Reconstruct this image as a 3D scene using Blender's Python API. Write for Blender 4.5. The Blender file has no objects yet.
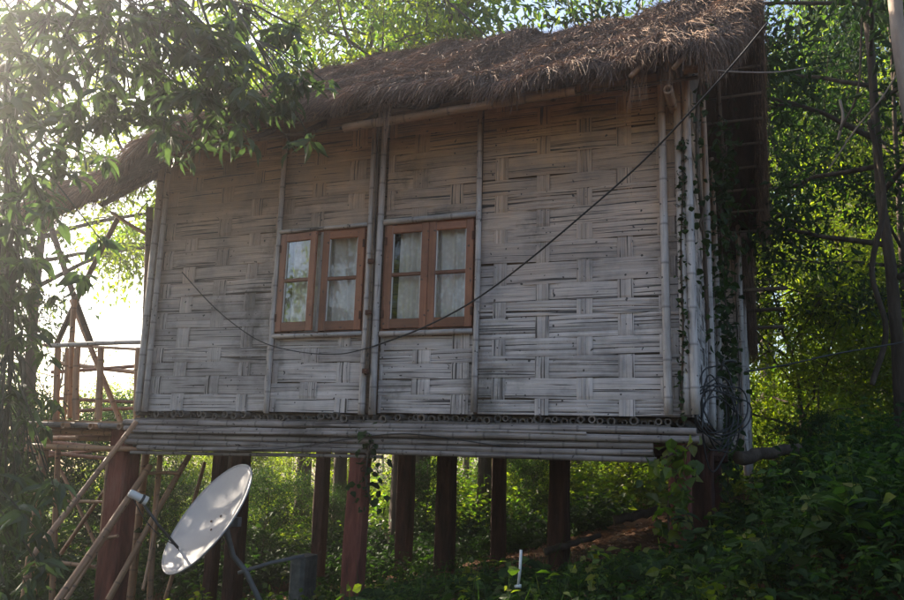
import bpy, math, random
import numpy as np
from mathutils import Matrix, Vector

random.seed(7); rng = np.random.default_rng(11)
S = bpy.context.scene
COL = S.collection

# ------------------------------------------------------------------ camera
# world frame: X along the hut's front, Y into the depth, Z up; eye at z = 0
F, CX, CY = 787.0, 452.0, 300.0
def nv(v):
    v = np.array(v, float); return v/np.linalg.norm(v)
_up = nv((125, 4130, -787)); _x = nv((2052, 88, 787)); _x = nv(_x-_up*_x.dot(_up)); _y = np.cross(_up, _x)
RM = np.array([_x, _y, _up])
CW = np.array([0, -6.0, 0])
def at(px, py, **k):
    """point where the line of sight through a photo pixel meets the plane x=, y= or z="""
    d = RM@nv((px-CX, -(py-CY), -F)); a, v = list(k.items())[0]; i = 'xyz'.index(a)
    return CW+(v-CW[i])/d[i]*d
cam = bpy.data.cameras.new('camera'); co = bpy.data.objects.new('camera', cam); COL.objects.link(co)
M4 = Matrix([list(r)+[0] for r in RM]+[[0, 0, 0, 1]]); M4.translation = Vector(CW)
co.matrix_world = M4
cam.sensor_width = 36; cam.lens = F/904*36; cam.clip_end = 600; cam.clip_start = .05
S.camera = co
S.render.resolution_x, S.render.resolution_y = 1024, 680

# ------------------------------------------------------------------ light
SUN_EL, SUN_AZ = 27.5, 72.0          # azimuth from +Y towards -X
W = bpy.data.worlds.new('World'); S.world = W; W.use_nodes = True
wn = W.node_tree.nodes; wl = W.node_tree.links
sky = wn.new('ShaderNodeTexSky'); sky.sky_type = 'NISHITA'; sky.sun_disc = False
sky.sun_elevation = math.radians(SUN_EL); sky.sun_rotation = math.radians(-SUN_AZ)
sky.air_density = 1.0; sky.dust_density = 2.0
bg = wn['Background']; bg.inputs['Strength'].default_value = 0.085
wl.new(sky.outputs[0], bg.inputs[0])
sun = bpy.data.lights.new('sun', 'SUN'); sun.energy = 5.0; sun.angle = math.radians(.5); sun.color = (1, .86, .68)
so = bpy.data.objects.new('sun', sun); COL.objects.link(so)
a_, e_ = math.radians(SUN_AZ), math.radians(SUN_EL)
SD = Vector((-math.sin(a_)*math.cos(e_), math.cos(a_)*math.cos(e_), math.sin(e_)))
so.rotation_euler = SD.to_track_quat('Z', 'Y').to_euler(); so.location = SD*40
S.view_settings.view_transform = 'Standard'; S.view_settings.look = 'None'
S.view_settings.gamma = 1; S.view_settings.exposure = 2.08
S.cycles.max_bounces = 6; S.cycles.transparent_max_bounces = 12; S.cycles.sample_clamp_indirect = 6
S.cycles.use_denoising = True

# ------------------------------------------------------------------ materials
def mat(name):
    m = bpy.data.materials.new(name); m.use_nodes = True
    return m, m.node_tree.nodes, m.node_tree.links, m.node_tree.nodes['Principled BSDF']
def nd(ns, t, **k):
    n = ns.new(t)
    for a, b in k.items():
        if a in n.inputs: n.inputs[a].default_value = b
        else: setattr(n, a, b)
    return n
def ramp(ns, stops, interp='LINEAR'):
    r = ns.new('ShaderNodeValToRGB'); e = r.color_ramp.elements; r.color_ramp.interpolation = interp
    while len(e) < len(stops): e.new(.5)
    for q, (p, c) in zip(e, stops):
        q.position = p; q.color = (c, c, c, 1) if isinstance(c, (int, float)) else (*c, 1)
    return r
def mixc(ns, ls, fac, a, b, mode='MIX'):
    m = ns.new('ShaderNodeMix'); m.data_type = 'RGBA'; m.blend_type = mode
    for s, v in ((0, fac), (6, a), (7, b)):
        if hasattr(v, 'is_linked') or hasattr(v, 'links'): ls.new(v, m.inputs[s])
        else: m.inputs[s].default_value = v if s == 0 else (*v, 1)
    return m.outputs[2]
def math_(ns, ls, op, a, b=None):
    m = ns.new('ShaderNodeMath'); m.operation = op
    for s, v in ((0, a), (1, b)):
        if v is None: continue
        if hasattr(v, 'links'): ls.new(v, m.inputs[s])
        else: m.inputs[s].default_value = v
    return m.outputs[0]
def vscale(ns, ls, vec, sc):
    m = ns.new('ShaderNodeVectorMath'); m.operation = 'MULTIPLY'; ls.new(vec, m.inputs[0]); m.inputs[1].default_value = sc
    return m.outputs[0]

def fibre_mat(name, light, dark, crack, warm=None, warm_z=(1.9, 2.7), rough=.75, su=3, sv=70, crack_t=.64, bump=.4, nodes=False, moss=0, var=(.62, .95, 1.25)):
    """split or whole bamboo / plank fibre: 'fuv' holds (along, across, id or mask darkening nodes and hollow ends)"""
    m, n, l, p = mat(name)
    at_ = nd(n, 'ShaderNodeAttribute', attribute_name='fuv'); fu = at_.outputs['Vector']
    geo = n.new('ShaderNodeNewGeometry'); tc = n.new('ShaderNodeTexCoord')
    comb = n.new('ShaderNodeCombineXYZ'); l.new(geo.outputs['Random Per Island'], comb.inputs[2])
    sc = vscale(n, l, fu, (su, sv, 0)); off = n.new('ShaderNodeVectorMath'); off.operation = 'ADD'
    l.new(sc, off.inputs[0]); l.new(vscale(n, l, comb.outputs[0], (0, 0, 300)), off.inputs[1]); v = off.outputs[0]
    n1 = nd(n, 'ShaderNodeTexNoise', Scale=1.0, Detail=6.0, Roughness=.75); l.new(v, n1.inputs['Vector'])
    r1 = ramp(n, [(.32, dark), (.62, light)]); l.new(n1.outputs['Fac'], r1.inputs[0]); c = r1.outputs[0]
    isl = ramp(n, [(0, var[0]), (.5, var[1]), (1, var[2])]); l.new(geo.outputs['Random Per Island'], isl.inputs[0])
    c = mixc(n, l, 1.0, c, isl.outputs[0], 'MULTIPLY')
    # blotchy weathering in object space
    nb = nd(n, 'ShaderNodeTexNoise', Scale=2.2, Detail=5.0, Roughness=.65); l.new(tc.outputs['Object'], nb.inputs['Vector'])
    rb = ramp(n, [(.3, .55), (.52, 1.0), (.72, 1.22)]); l.new(nb.outputs['Fac'], rb.inputs[0])
    c = mixc(n, l, 1.0, c, rb.outputs[0], 'MULTIPLY')
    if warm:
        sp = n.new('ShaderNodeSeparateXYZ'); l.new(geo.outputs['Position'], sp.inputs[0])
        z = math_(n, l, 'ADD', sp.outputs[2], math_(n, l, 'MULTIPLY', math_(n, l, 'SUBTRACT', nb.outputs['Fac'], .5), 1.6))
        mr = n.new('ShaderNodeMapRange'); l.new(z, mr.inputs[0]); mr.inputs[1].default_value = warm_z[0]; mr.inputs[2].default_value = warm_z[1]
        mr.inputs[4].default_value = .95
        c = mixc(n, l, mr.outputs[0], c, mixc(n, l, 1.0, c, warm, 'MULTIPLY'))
    # splits between the fibres
    v2 = vscale(n, l, v, (.55, .62, 1)); n2 = nd(n, 'ShaderNodeTexNoise', Scale=1.0, Detail=2.0); l.new(v2, n2.inputs['Vector'])
    rc = ramp(n, [(crack_t, 0.0), (crack_t+.035, 1.0)]); l.new(n2.outputs['Fac'], rc.inputs[0])
    c = mixc(n, l, rc.outputs[0], c, crack)
    # dark spots and knots
    vo = nd(n, 'ShaderNodeTexNoise', Scale=26.0, Detail=1.0); l.new(tc.outputs['Object'], vo.inputs['Vector'])
    rv = ramp(n, [(.705, 0.0), (.735, 1.0)]); l.new(vo.outputs['Fac'], rv.inputs[0]); c = mixc(n, l, rv.outputs[0], c, crack)
    if moss:
        nm = nd(n, 'ShaderNodeTexNoise', Scale=1.3, Detail=6.0, Roughness=.7); l.new(tc.outputs['Object'], nm.inputs['Vector'])
        rm = ramp(n, [(.56, 0.0), (.66, moss)]); l.new(nm.outputs['Fac'], rm.inputs[0]); c = mixc(n, l, rm.outputs[0], c, (.05, .05, .035))
    if nodes:
        spn = n.new('ShaderNodeSeparateXYZ'); l.new(fu, spn.inputs[0])
        c = mixc(n, l, math_(n, l, 'MULTIPLY', spn.outputs[2], .6), c, crack)
    l.new(c, p.inputs['Base Color']); p.inputs['Roughness'].default_value = rough
    bp = nd(n, 'ShaderNodeBump', Strength=bump, Distance=.004)
    h = math_(n, l, 'SUBTRACT', n1.outputs['Fac'], math_(n, l, 'MULTIPLY', rc.outputs[0], 1.5)); l.new(h, bp.inputs['Height']); l.new(bp.outputs[0], p.inputs['Normal'])
    return m

def noise_mat(name, cols, scale=6, rough=.85, bump=.5, detail=8, dist=.02, spec=.3, stretch=(1, 1, 1)):
    m, n, l, p = mat(name); tc = n.new('ShaderNodeTexCoord')
    v = vscale(n, l, tc.outputs['Object'], stretch)
    n1 = nd(n, 'ShaderNodeTexNoise', Scale=scale, Detail=detail, Roughness=.65); l.new(v, n1.inputs['Vector'])
    k = len(cols); r = ramp(n, [(.28+.44*i/(k-1), c) for i, c in enumerate(cols)]); l.new(n1.outputs['Fac'], r.inputs[0])
    l.new(r.outputs[0], p.inputs['Base Color']); p.inputs['Roughness'].default_value = rough; p.inputs['Specular IOR Level'].default_value = spec
    bp = nd(n, 'ShaderNodeBump', Strength=bump, Distance=dist)
    n2 = nd(n, 'ShaderNodeTexNoise', Scale=scale*4, Detail=6.0); l.new(v, n2.inputs['Vector']); l.new(n2.outputs['Fac'], bp.inputs['Height']); l.new(bp.outputs[0], p.inputs['Normal'])
    return m

def leaf_mat(name, cols, trans, tf=.45, rough=.5, spec=.35):
    m, n, l, p = mat(name); geo = n.new('ShaderNodeNewGeometry')
    r = ramp(n, [(i/(len(cols)-1), c) for i, c in enumerate(cols)]); l.new(geo.outputs['Random Per Island'], r.inputs[0])
    tc = n.new('ShaderNodeTexCoord'); nb = nd(n, 'ShaderNodeTexNoise', Scale=.9, Detail=3.0); l.new(tc.outputs['Object'], nb.inputs['Vector'])
    rb = ramp(n, [(.35, .7), (.65, 1.3)]); l.new(nb.outputs['Fac'], rb.inputs[0])
    c = mixc(n, l, 1.0, r.outputs[0], rb.outputs[0], 'MULTIPLY')
    l.new(c, p.inputs['Base Color']); p.inputs['Roughness'].default_value = rough; p.inputs['Specular IOR Level'].default_value = spec
    t = n.new('ShaderNodeBsdfTranslucent'); l.new(mixc(n, l, 1.0, c, trans, 'MULTIPLY'), t.inputs['Color'])
    mx = n.new('ShaderNodeMixShader'); mx.inputs[0].default_value = tf
    l.new(p.outputs[0], mx.inputs[1]); l.new(t.outputs[0], mx.inputs[2]); l.new(mx.outputs[0], n['Material Output'].inputs[0])
    return m

def plain(name, col, rough=.5, metal=0, spec=.5):
    m, n, l, p = mat(name); p.inputs['Base Color'].default_value = (*col, 1); p.inputs['Roughness'].default_value = rough
    p.inputs['Metallic'].default_value = metal; p.inputs['Specular IOR Level'].default_value = spec
    return m

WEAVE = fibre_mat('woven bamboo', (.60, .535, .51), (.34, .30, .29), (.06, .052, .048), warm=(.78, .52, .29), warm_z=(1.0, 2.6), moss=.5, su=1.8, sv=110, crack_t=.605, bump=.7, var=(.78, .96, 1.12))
POLE = fibre_mat('weathered bamboo pole', (.50, .45, .43), (.28, .25, .235), (.05, .04, .035), warm=(.8, .55, .36), su=3, sv=45, crack_t=.68, nodes=True, rough=.6)
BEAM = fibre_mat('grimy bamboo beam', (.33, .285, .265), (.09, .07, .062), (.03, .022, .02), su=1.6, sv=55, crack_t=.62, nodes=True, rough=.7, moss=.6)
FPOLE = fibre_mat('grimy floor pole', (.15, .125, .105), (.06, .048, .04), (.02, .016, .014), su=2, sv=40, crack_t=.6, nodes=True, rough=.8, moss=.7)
TANPOLE = fibre_mat('sun-tinted bamboo pole', (.48, .27, .15), (.28, .14, .075), (.06, .035, .025), su=2, sv=45, crack_t=.68, nodes=True, rough=.55)  # tan with the orange of warm sunlight put into the colour
DARKPOLE = fibre_mat('dark bamboo pole', (.2, .14, .10), (.08, .058, .042), (.015, .012, .01), su=2, sv=40, nodes=True, rough=.8)  # dark brown bamboo tone for rafters, braces and inner walls
FRAME = fibre_mat('red brown window wood', (.27, .108, .052), (.18, .068, .037), (.07, .03, .02), su=1.5, sv=40, crack_t=.72, rough=.5, bump=.15)
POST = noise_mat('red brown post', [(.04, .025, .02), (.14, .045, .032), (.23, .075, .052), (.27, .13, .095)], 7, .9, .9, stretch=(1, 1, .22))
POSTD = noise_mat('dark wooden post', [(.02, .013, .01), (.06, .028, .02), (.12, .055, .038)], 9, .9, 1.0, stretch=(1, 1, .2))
BARK = noise_mat('bark', [(.035, .025, .018), (.08, .058, .042), (.14, .105, .08)], 7, .9, .9, stretch=(1, 1, .25))
TWIG = noise_mat('green grey twig', [(.03, .032, .02), (.06, .062, .042), (.09, .09, .065)], 9, .8, .4)
PALEBARK = noise_mat('pale bark', [(.16, .12, .1), (.27, .21, .17), (.36, .3, .25)], 6, .8, .5, stretch=(1, 1, .3))
SOIL = noise_mat('forest soil', [(.035, .02, .012), (.085, .042, .022), (.15, .07, .038)], 2.2, .95, 1.0, dist=.06, spec=.1)
STONE = noise_mat('grey concrete', [(.05, .05, .046), (.10, .10, .09), (.16, .16, .145)], 8, .9, .6)
CABLE = plain('black cable', (.012, .012, .013), .5)
DISHM = noise_mat('dish enamel', [(.20, .185, .175), (.26, .26, .275), (.285, .285, .30), (.30, .30, .315)], 2.2, .52, .03, spec=.5)
DISHB = noise_mat('dish steel', [(.1, .1, .1), (.18, .175, .17)], 9, .5, .1)
LNBM = plain('pale plastic', (.62, .6, .58), .4)
DARKM = plain('dark metal', (.05, .05, .05), .5, .3)
RUST = noise_mat('rusty bolt', [(.05, .025, .02), (.12, .05, .03)], 20, .8, .3)
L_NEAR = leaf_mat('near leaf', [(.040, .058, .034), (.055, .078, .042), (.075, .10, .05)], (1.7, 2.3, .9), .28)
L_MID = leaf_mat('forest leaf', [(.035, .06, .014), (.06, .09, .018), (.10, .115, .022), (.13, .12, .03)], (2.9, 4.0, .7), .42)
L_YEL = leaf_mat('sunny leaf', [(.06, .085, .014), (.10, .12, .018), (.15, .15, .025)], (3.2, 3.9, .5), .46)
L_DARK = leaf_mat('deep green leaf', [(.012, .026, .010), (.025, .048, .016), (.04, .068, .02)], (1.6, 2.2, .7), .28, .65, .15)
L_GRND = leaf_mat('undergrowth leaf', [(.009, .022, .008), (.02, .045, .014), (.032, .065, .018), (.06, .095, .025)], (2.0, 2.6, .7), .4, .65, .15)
L_DRY = leaf_mat('dry leaf litter', [(.10, .05, .025), (.2, .1, .05), (.26, .15, .08)], (1, .8, .6), .15)

REDPOLE = fibre_mat('reddish split bamboo', (.36, .15, .08), (.20, .08, .045), (.06, .03, .02), su=2, sv=45, crack_t=.66, nodes=True, rough=.6)
def thatch_mat():
    m, n, l, p = mat('thatch'); geo = n.new('ShaderNodeNewGeometry'); tc = n.new('ShaderNodeTexCoord')
    r = ramp(n, [(0, (.075, .045, .030)), (.35, (.14, .088, .06)), (.7, (.25, .152, .10)), (1, (.42, .265, .17))]); l.new(geo.outputs['Random Per Island'], r.inputs[0])
    nb = nd(n, 'ShaderNodeTexNoise', Scale=1.6, Detail=5.0, Roughness=.7); l.new(tc.outputs['Object'], nb.inputs['Vector'])
    rb = ramp(n, [(.3, .5), (.6, 1.1), (.75, 1.3)]); l.new(nb.outputs['Fac'], rb.inputs[0])
    c = mixc(n, l, 1.0, r.outputs[0], rb.outputs[0], 'MULTIPLY'); l.new(c, p.inputs['Base Color']); p.inputs['Roughness'].default_value = .8
    return m
THATCH = thatch_mat()
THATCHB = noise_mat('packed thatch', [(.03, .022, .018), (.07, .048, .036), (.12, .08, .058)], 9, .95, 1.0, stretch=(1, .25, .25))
def glass_mat():
    m, n, l, p = mat('window glass'); g = nd(n, 'ShaderNodeBsdfGlossy', Roughness=.02); t = n.new('ShaderNodeBsdfTransparent')
    f = nd(n, 'ShaderNodeFresnel', IOR=1.5)
    fm = math_(n, l, 'ADD', math_(n, l, 'MULTIPLY', f.outputs[0], .85), .0)
    mx = n.new('ShaderNodeMixShader'); l.new(fm, mx.inputs[0]); l.new(t.outputs[0], mx.inputs[1]); l.new(g.outputs[0], mx.inputs[2])
    l.new(mx.outputs[0], n['Material Output'].inputs[0]); return m
GLASS = glass_mat()
def curtain_mat():
    m, n, l, p = mat('white curtain'); tc = n.new('ShaderNodeTexCoord')
    v = nd(n, 'ShaderNodeTexVoronoi', Scale=22.0); l.new(tc.outputs['Object'], v.inputs['Vector'])
    r = ramp(n, [(.1, (.85, .82, .78)), (.5, (.70, .66, .62))]); l.new(v.outputs['Distance'], r.inputs[0]); l.new(r.outputs[0], p.inputs['Base Color'])
    p.inputs['Roughness'].default_value = .9; return m
CURT = curtain_mat()

# ------------------------------------------------------------------ mesh helpers
class MB:
    def __init__(s): s.v = []; s.f = {}; s.a = []; s.n = 0
    def add(s, v, f, a=None):
        v = np.asarray(v, float).reshape(-1, 3); f = np.asarray(f, int)
        s.v.append(v); s.a.append(np.zeros_like(v) if a is None else np.asarray(a, float).reshape(-1, 3))
        if len(f): s.f.setdefault(f.shape[1], []).append(f+s.n)
        s.n += len(v); return s
    def build(s, name, m, parent=None, smooth=False, xf=None):
        me = bpy.data.meshes.new(name); v = np.concatenate(s.v)
        if xf is not None: v = v-np.array(xf)
        loops = []; starts = []; k = 0
        for c, fl in s.f.items():
            f = np.concatenate(fl); loops.append(f.ravel()); starts.append(k+np.arange(len(f))*c); k += f.size
        loops = np.concatenate(loops); starts = np.concatenate(starts)
        me.vertices.add(len(v)); me.vertices.foreach_set('co', v.ravel().astype(np.float32))
        me.loops.add(len(loops)); me.loops.foreach_set('vertex_index', loops.astype(np.int32))
        me.polygons.add(len(starts)); me.polygons.foreach_set('loop_start', starts.astype(np.int32))
        at_ = me.attributes.new('fuv', 'FLOAT_VECTOR', 'POINT'); at_.data.foreach_set('vector', np.concatenate(s.a).ravel().astype(np.float32))
        me.materials.append(m); me.update(calc_edges=True); me.validate()
        me.polygons.foreach_set('use_smooth', np.full(len(me.polygons), bool(smooth)))
        o = bpy.data.objects.new(name, me); COL.objects.link(o)
        if parent is not None: o.parent = parent
        if xf is not None: o.location = xf
        return o

def box(mb, c, s, R=None, axis=0):
    c = np.array(c, float); s = np.array(s, float)/2
    q = np.array([[x, y, z] for x in (-1, 1) for y in (-1, 1) for z in (-1, 1)], float)*s
    o = [1, 2] if axis == 0 else ([0, 2] if axis == 1 else [0, 1])
    a = np.stack([q[:, axis], q[:, o[0]]+q[:, o[1]], q[:, 0]*0], 1)+np.array([random.random()*9, random.random()*9, 0])
    if R is not None: q = q@np.asarray(R).T
    mb.add(q+c, [[0, 1, 3, 2], [4, 6, 7, 5], [0, 4, 5, 1], [2, 3, 7, 6], [0, 2, 6, 4], [1, 5, 7, 3]], a)

def bev_box(mb, c, s, axis=0, b=.006):
    """box with chamfered long edges"""
    c = np.array(c, float); h = np.array(s, float)/2; o = [i for i in range(3) if i != axis]
    prof = []
    u, v = h[o[0]], h[o[1]]
    for su, sv in ((1, 1), (-1, 1), (-1, -1), (1, -1)):
        pts = [(su*u, sv*(v-b)), (su*(u-b), sv*v)]
        if su*sv < 0: pts = pts[::-1]
        prof += pts
    V = []; A = []; r = random.random()*9
    for e in (-1, 1):
        for q in prof:
            p = np.zeros(3); p[axis] = e*h[axis]; p[o[0]] = q[0]; p[o[1]] = q[1]; V.append(p+c); A.append((p[axis], q[0]+q[1]+r, 0))
    fs = [[i, (i+1) % 8, 8+(i+1) % 8, 8+i] for i in range(8)]
    mb.add(V, fs, A); n0 = mb.n-16
    mb.f.setdefault(8, []).append(np.array([[n0+i for i in range(7, -1, -1)], [n0+8+i for i in range(8)]]))

def frames(P):
    P = np.asarray(P, float); T = np.gradient(P, axis=0); T /= np.linalg.norm(T, axis=1)[:, None]+1e-9
    ref = np.array([0, 0, 1.]) if abs(T[:, 2]).mean() < .8 else np.array([0, 1., 0])
    A = np.cross(T, ref); A /= np.linalg.norm(A, axis=1)[:, None]+1e-9; B = np.cross(T, A); return T, A, B
def tube(mb, P, r, seg=8, cap=True, mask=None, jag=0):
    P = np.asarray(P, float); n = len(P); r = np.broadcast_to(np.asarray(r, float), (n,)); T, A, B = frames(P)
    th = np.arange(seg)/seg*2*np.pi
    rr = r[:, None]*(1+(rng.normal(0, jag, (n, seg)) if jag else 0))
    V = P[:, None]+rr[..., None]*(np.cos(th)[None, :, None]*A[:, None]+np.sin(th)[None, :, None]*B[:, None])
    L = np.concatenate([[0], np.cumsum(np.linalg.norm(np.diff(P, axis=0), axis=1))])+random.random()*20
    a = np.zeros((n, seg, 3)); a[..., 0] = L[:, None]; a[..., 1] = np.abs(th-np.pi)[None]*r[:, None]
    if mask is not None: a[..., 2] = np.asarray(mask)[:, None]
    i = np.arange(n-1)[:, None]*seg; j = np.arange(seg)[None]; k = (j+1) % seg
    f = np.stack([i+j, i+k, i+seg+k, i+seg+j], -1).reshape(-1, 4)
    mb.add(V, f, a)
    if cap:
        b = mb.n-n*seg
        mb.f.setdefault(seg, []).append(np.array([[b+q for q in range(seg)][::-1], [b+(n-1)*seg+q for q in range(seg)]]))
def bamboo(mb, p0, p1, r, seg=10, bend=.01, hollow=(0, 0), taper=.9):
    p0 = np.array(p0, float); p1 = np.array(p1, float); L = np.linalg.norm(p1-p0); T = (p1-p0)/L
    o1 = np.cross(T, [.3, .5, .8]); o1 /= np.linalg.norm(o1); o2 = np.cross(T, o1)
    ts = [0.]; ms = [0.]; rs = [1.]; t = random.uniform(.08, .3)
    while t < L-.03:
        for d, m_, q in ((-.014, 0, 1.), (-.003, 1, 1.05), (.003, .6, 1.035), (.014, 0, .985)): ts.append(t+d); ms.append(m_); rs.append(q)
        t += random.uniform(.24, .4)
    ts.append(L); ms.append(0); rs.append(1.)
    ts = np.array(ts); rs = np.array(rs)*r*np.interp(ts/L, [0, 1], [1, taper]); ph = random.random()*6
    ba, bb = random.uniform(-bend, bend), random.uniform(-bend, bend)
    P = p0+T*ts[:, None]+o1*(ba*np.sin(ts/L*3.1)*1.+ba*.3*np.sin(ts*3+ph))[:, None]+o2*(bb*np.sin(ts/L*3.1)+bb*.4*np.sin(ts*2.2+ph))[:, None]
    tube(mb, P, rs, seg, cap=not any(hollow), mask=ms)
    for e, (q, tt) in enumerate(((P[0], T), (P[-1], -T))):
        rad = rs[0] if e == 0 else rs[-1]
        if not any(hollow): break
        if not hollow[e]: tube(mb, [q, q+tt*.001], [rad*.99, rad*.01], seg, cap=False); continue
        tube(mb, [q, q+tt*.0005, q+tt*.08], [rad, rad*.62, rad*.6], seg, cap=False, mask=[0, 0, 1])  # mask paints the recess shade onto the inner wall of the hollow end
        tube(mb, [q+tt*.08, q+tt*.081], [rad*.6, rad*.01], seg, cap=False, mask=[1, 1])

def leaves(mb, P, D, L, wr=.38, fold=.12, big=False):
    """pointed leaves at P, along D, of length L"""
    n = len(P); D = D/(np.linalg.norm(D, axis=1)[:, None]+1e-9); L = np.broadcast_to(L, (n,))[:, None]
    up = rng.normal(0, .6, (n, 3))+np.array([0, 0, 1.]); Sd = np.cross(D, up); Sd /= np.linalg.norm(Sd, axis=1)[:, None]+1e-9
    N = np.cross(Sd, D); w = L*wr*.5*rng.uniform(.8, 1.2, (n, 1)); k = np.arange(n)[:, None]
    if not big:
        V = np.stack([P, P+D*L*.45+Sd*w+N*L*fold, P+D*L-N*L*.05, P+D*L*.45-Sd*w+N*L*fold], 1)
        mb.add(V, k*4+np.array([[0, 1, 2, 3]]))
    else:
        dr = -N*L
        V = np.stack([P, P+D*L*.3+Sd*w*.95+N*L*.05, P+D*L*.62+Sd*w*.75+N*L*.03-[0, 0, .0], P+D*L+dr*.16, P+D*L*.62-Sd*w*.75+N*L*.03, P+D*L*.3-Sd*w*.95+N*L*.05, P+D*L*.5-N*L*.03], 1)
        b = k*7
        mb.add(V, np.concatenate([b+np.array([[0, 1, 2, 6]]), b+np.array([[6, 2, 3, 4]]), b+np.array([[0, 6, 4, 5]])]))

def tag(o, label=None, cat=None, group=None, kind=None):
    for k, v in (('label', label), ('category', cat), ('group', group), ('kind', kind)):
        if v: o[k] = v
    return o
def empty(name, loc=(0, 0, 0), rz=0):
    o = bpy.data.objects.new(name, None); COL.objects.link(o); o.location = loc; o.rotation_euler = (0, 0, rz); o.empty_display_size = .2; return o
def copy_tree(o, loc, rz=0, sc=1):
    c = o.copy(); COL.objects.link(c); c.location = loc; c.rotation_euler = (0, 0, rz); c.scale = (sc,)*3 if not hasattr(sc, '__len__') else sc
    for ch in list(o.children):
        d = ch.copy(); COL.objects.link(d); d.parent = c
        for g in ch.children:
            e = g.copy(); COL.objects.link(e); e.parent = d
    return c

# ------------------------------------------------------------------ terrain
def sstep(t): t = np.clip(t, 0, 1); return t*t*(3-2*t)
def ground(x, y):
    x = np.asarray(x, float); y = np.asarray(y, float)
    mid = np.interp(x, [-40, -12, -6.5, -5.2, -3.2, -1.9, -.5, .6, 2.5, 5, 9, 40], [-4.5, -2.6, -2.1, -1.95, -1.35, -1.05, -.70, -.30, .15, .8, 1.8, 7])
    front = np.interp(x, [-40, -8, 0, 3, 8, 40], [-3, -1.9, -1.55, -1.2, -.2, 5])
    back = np.interp(x, [-60, -16, -6, 0, 4, 12, 60], [-6, -3.4, -1.5, -.7, .1, 2.0, 9])+np.clip(y-8, 0, 60)*np.interp(x, [-20, -6, 3, 20], [-.02, .045, .10, .12])
    f = sstep((-y-.8)/3.0); b = sstep((y-4)/5.0)
    h = mid*(1-f)*(1-b)+front*f*(1-b)+back*b
    return h+.05*np.sin(x*1.7+y*.9)+.04*np.sin(y*2.3-x*1.1)+.03*np.sin(x*4.1+1)*np.sin(y*3.7)
def terrain():
    gx = np.concatenate([-np.geomspace(12, 80, 22)[::-1], np.linspace(-11.7, 11.7, 118), np.geomspace(12, 80, 22)])
    gy = np.concatenate([-np.geomspace(10, 50, 14)[::-1], np.linspace(-9.8, 15.8, 128), np.geomspace(16, 90, 26)])
    X, Y = np.meshgrid(gx, gy, indexing='ij'); Z = ground(X, Y)+rng.normal(0, .012, X.shape)
    n, m_ = X.shape; i = np.arange(n-1)[:, None]*m_+np.arange(m_-1)[None]
    mb = MB(); mb.add(np.stack([X, Y, Z], -1), np.stack([i, i+m_, i+m_+1, i+1], -1).reshape(-1, 4))
    tag(mb.build('ground', SOIL, smooth=True), kind='structure')
terrain()

# ------------------------------------------------------------------ hut
hut = empty('bamboo_hut', (-3, 2, float(ground(-3, 2))))
tag(hut, 'weathered woven bamboo hut on stilts with shaggy thatched roof and red-brown windows', 'hut')
H0 = np.array(hut.location)
def part(mb, name, m, parent=None, smooth=False):
    """mesh given in world coordinates, parented to the hut (or to a part of it)"""
    o = mb.build(name, m, None, smooth)
    o.parent = parent or hut
    if parent is None: o.location = -Vector(H0)
    return o

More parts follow.
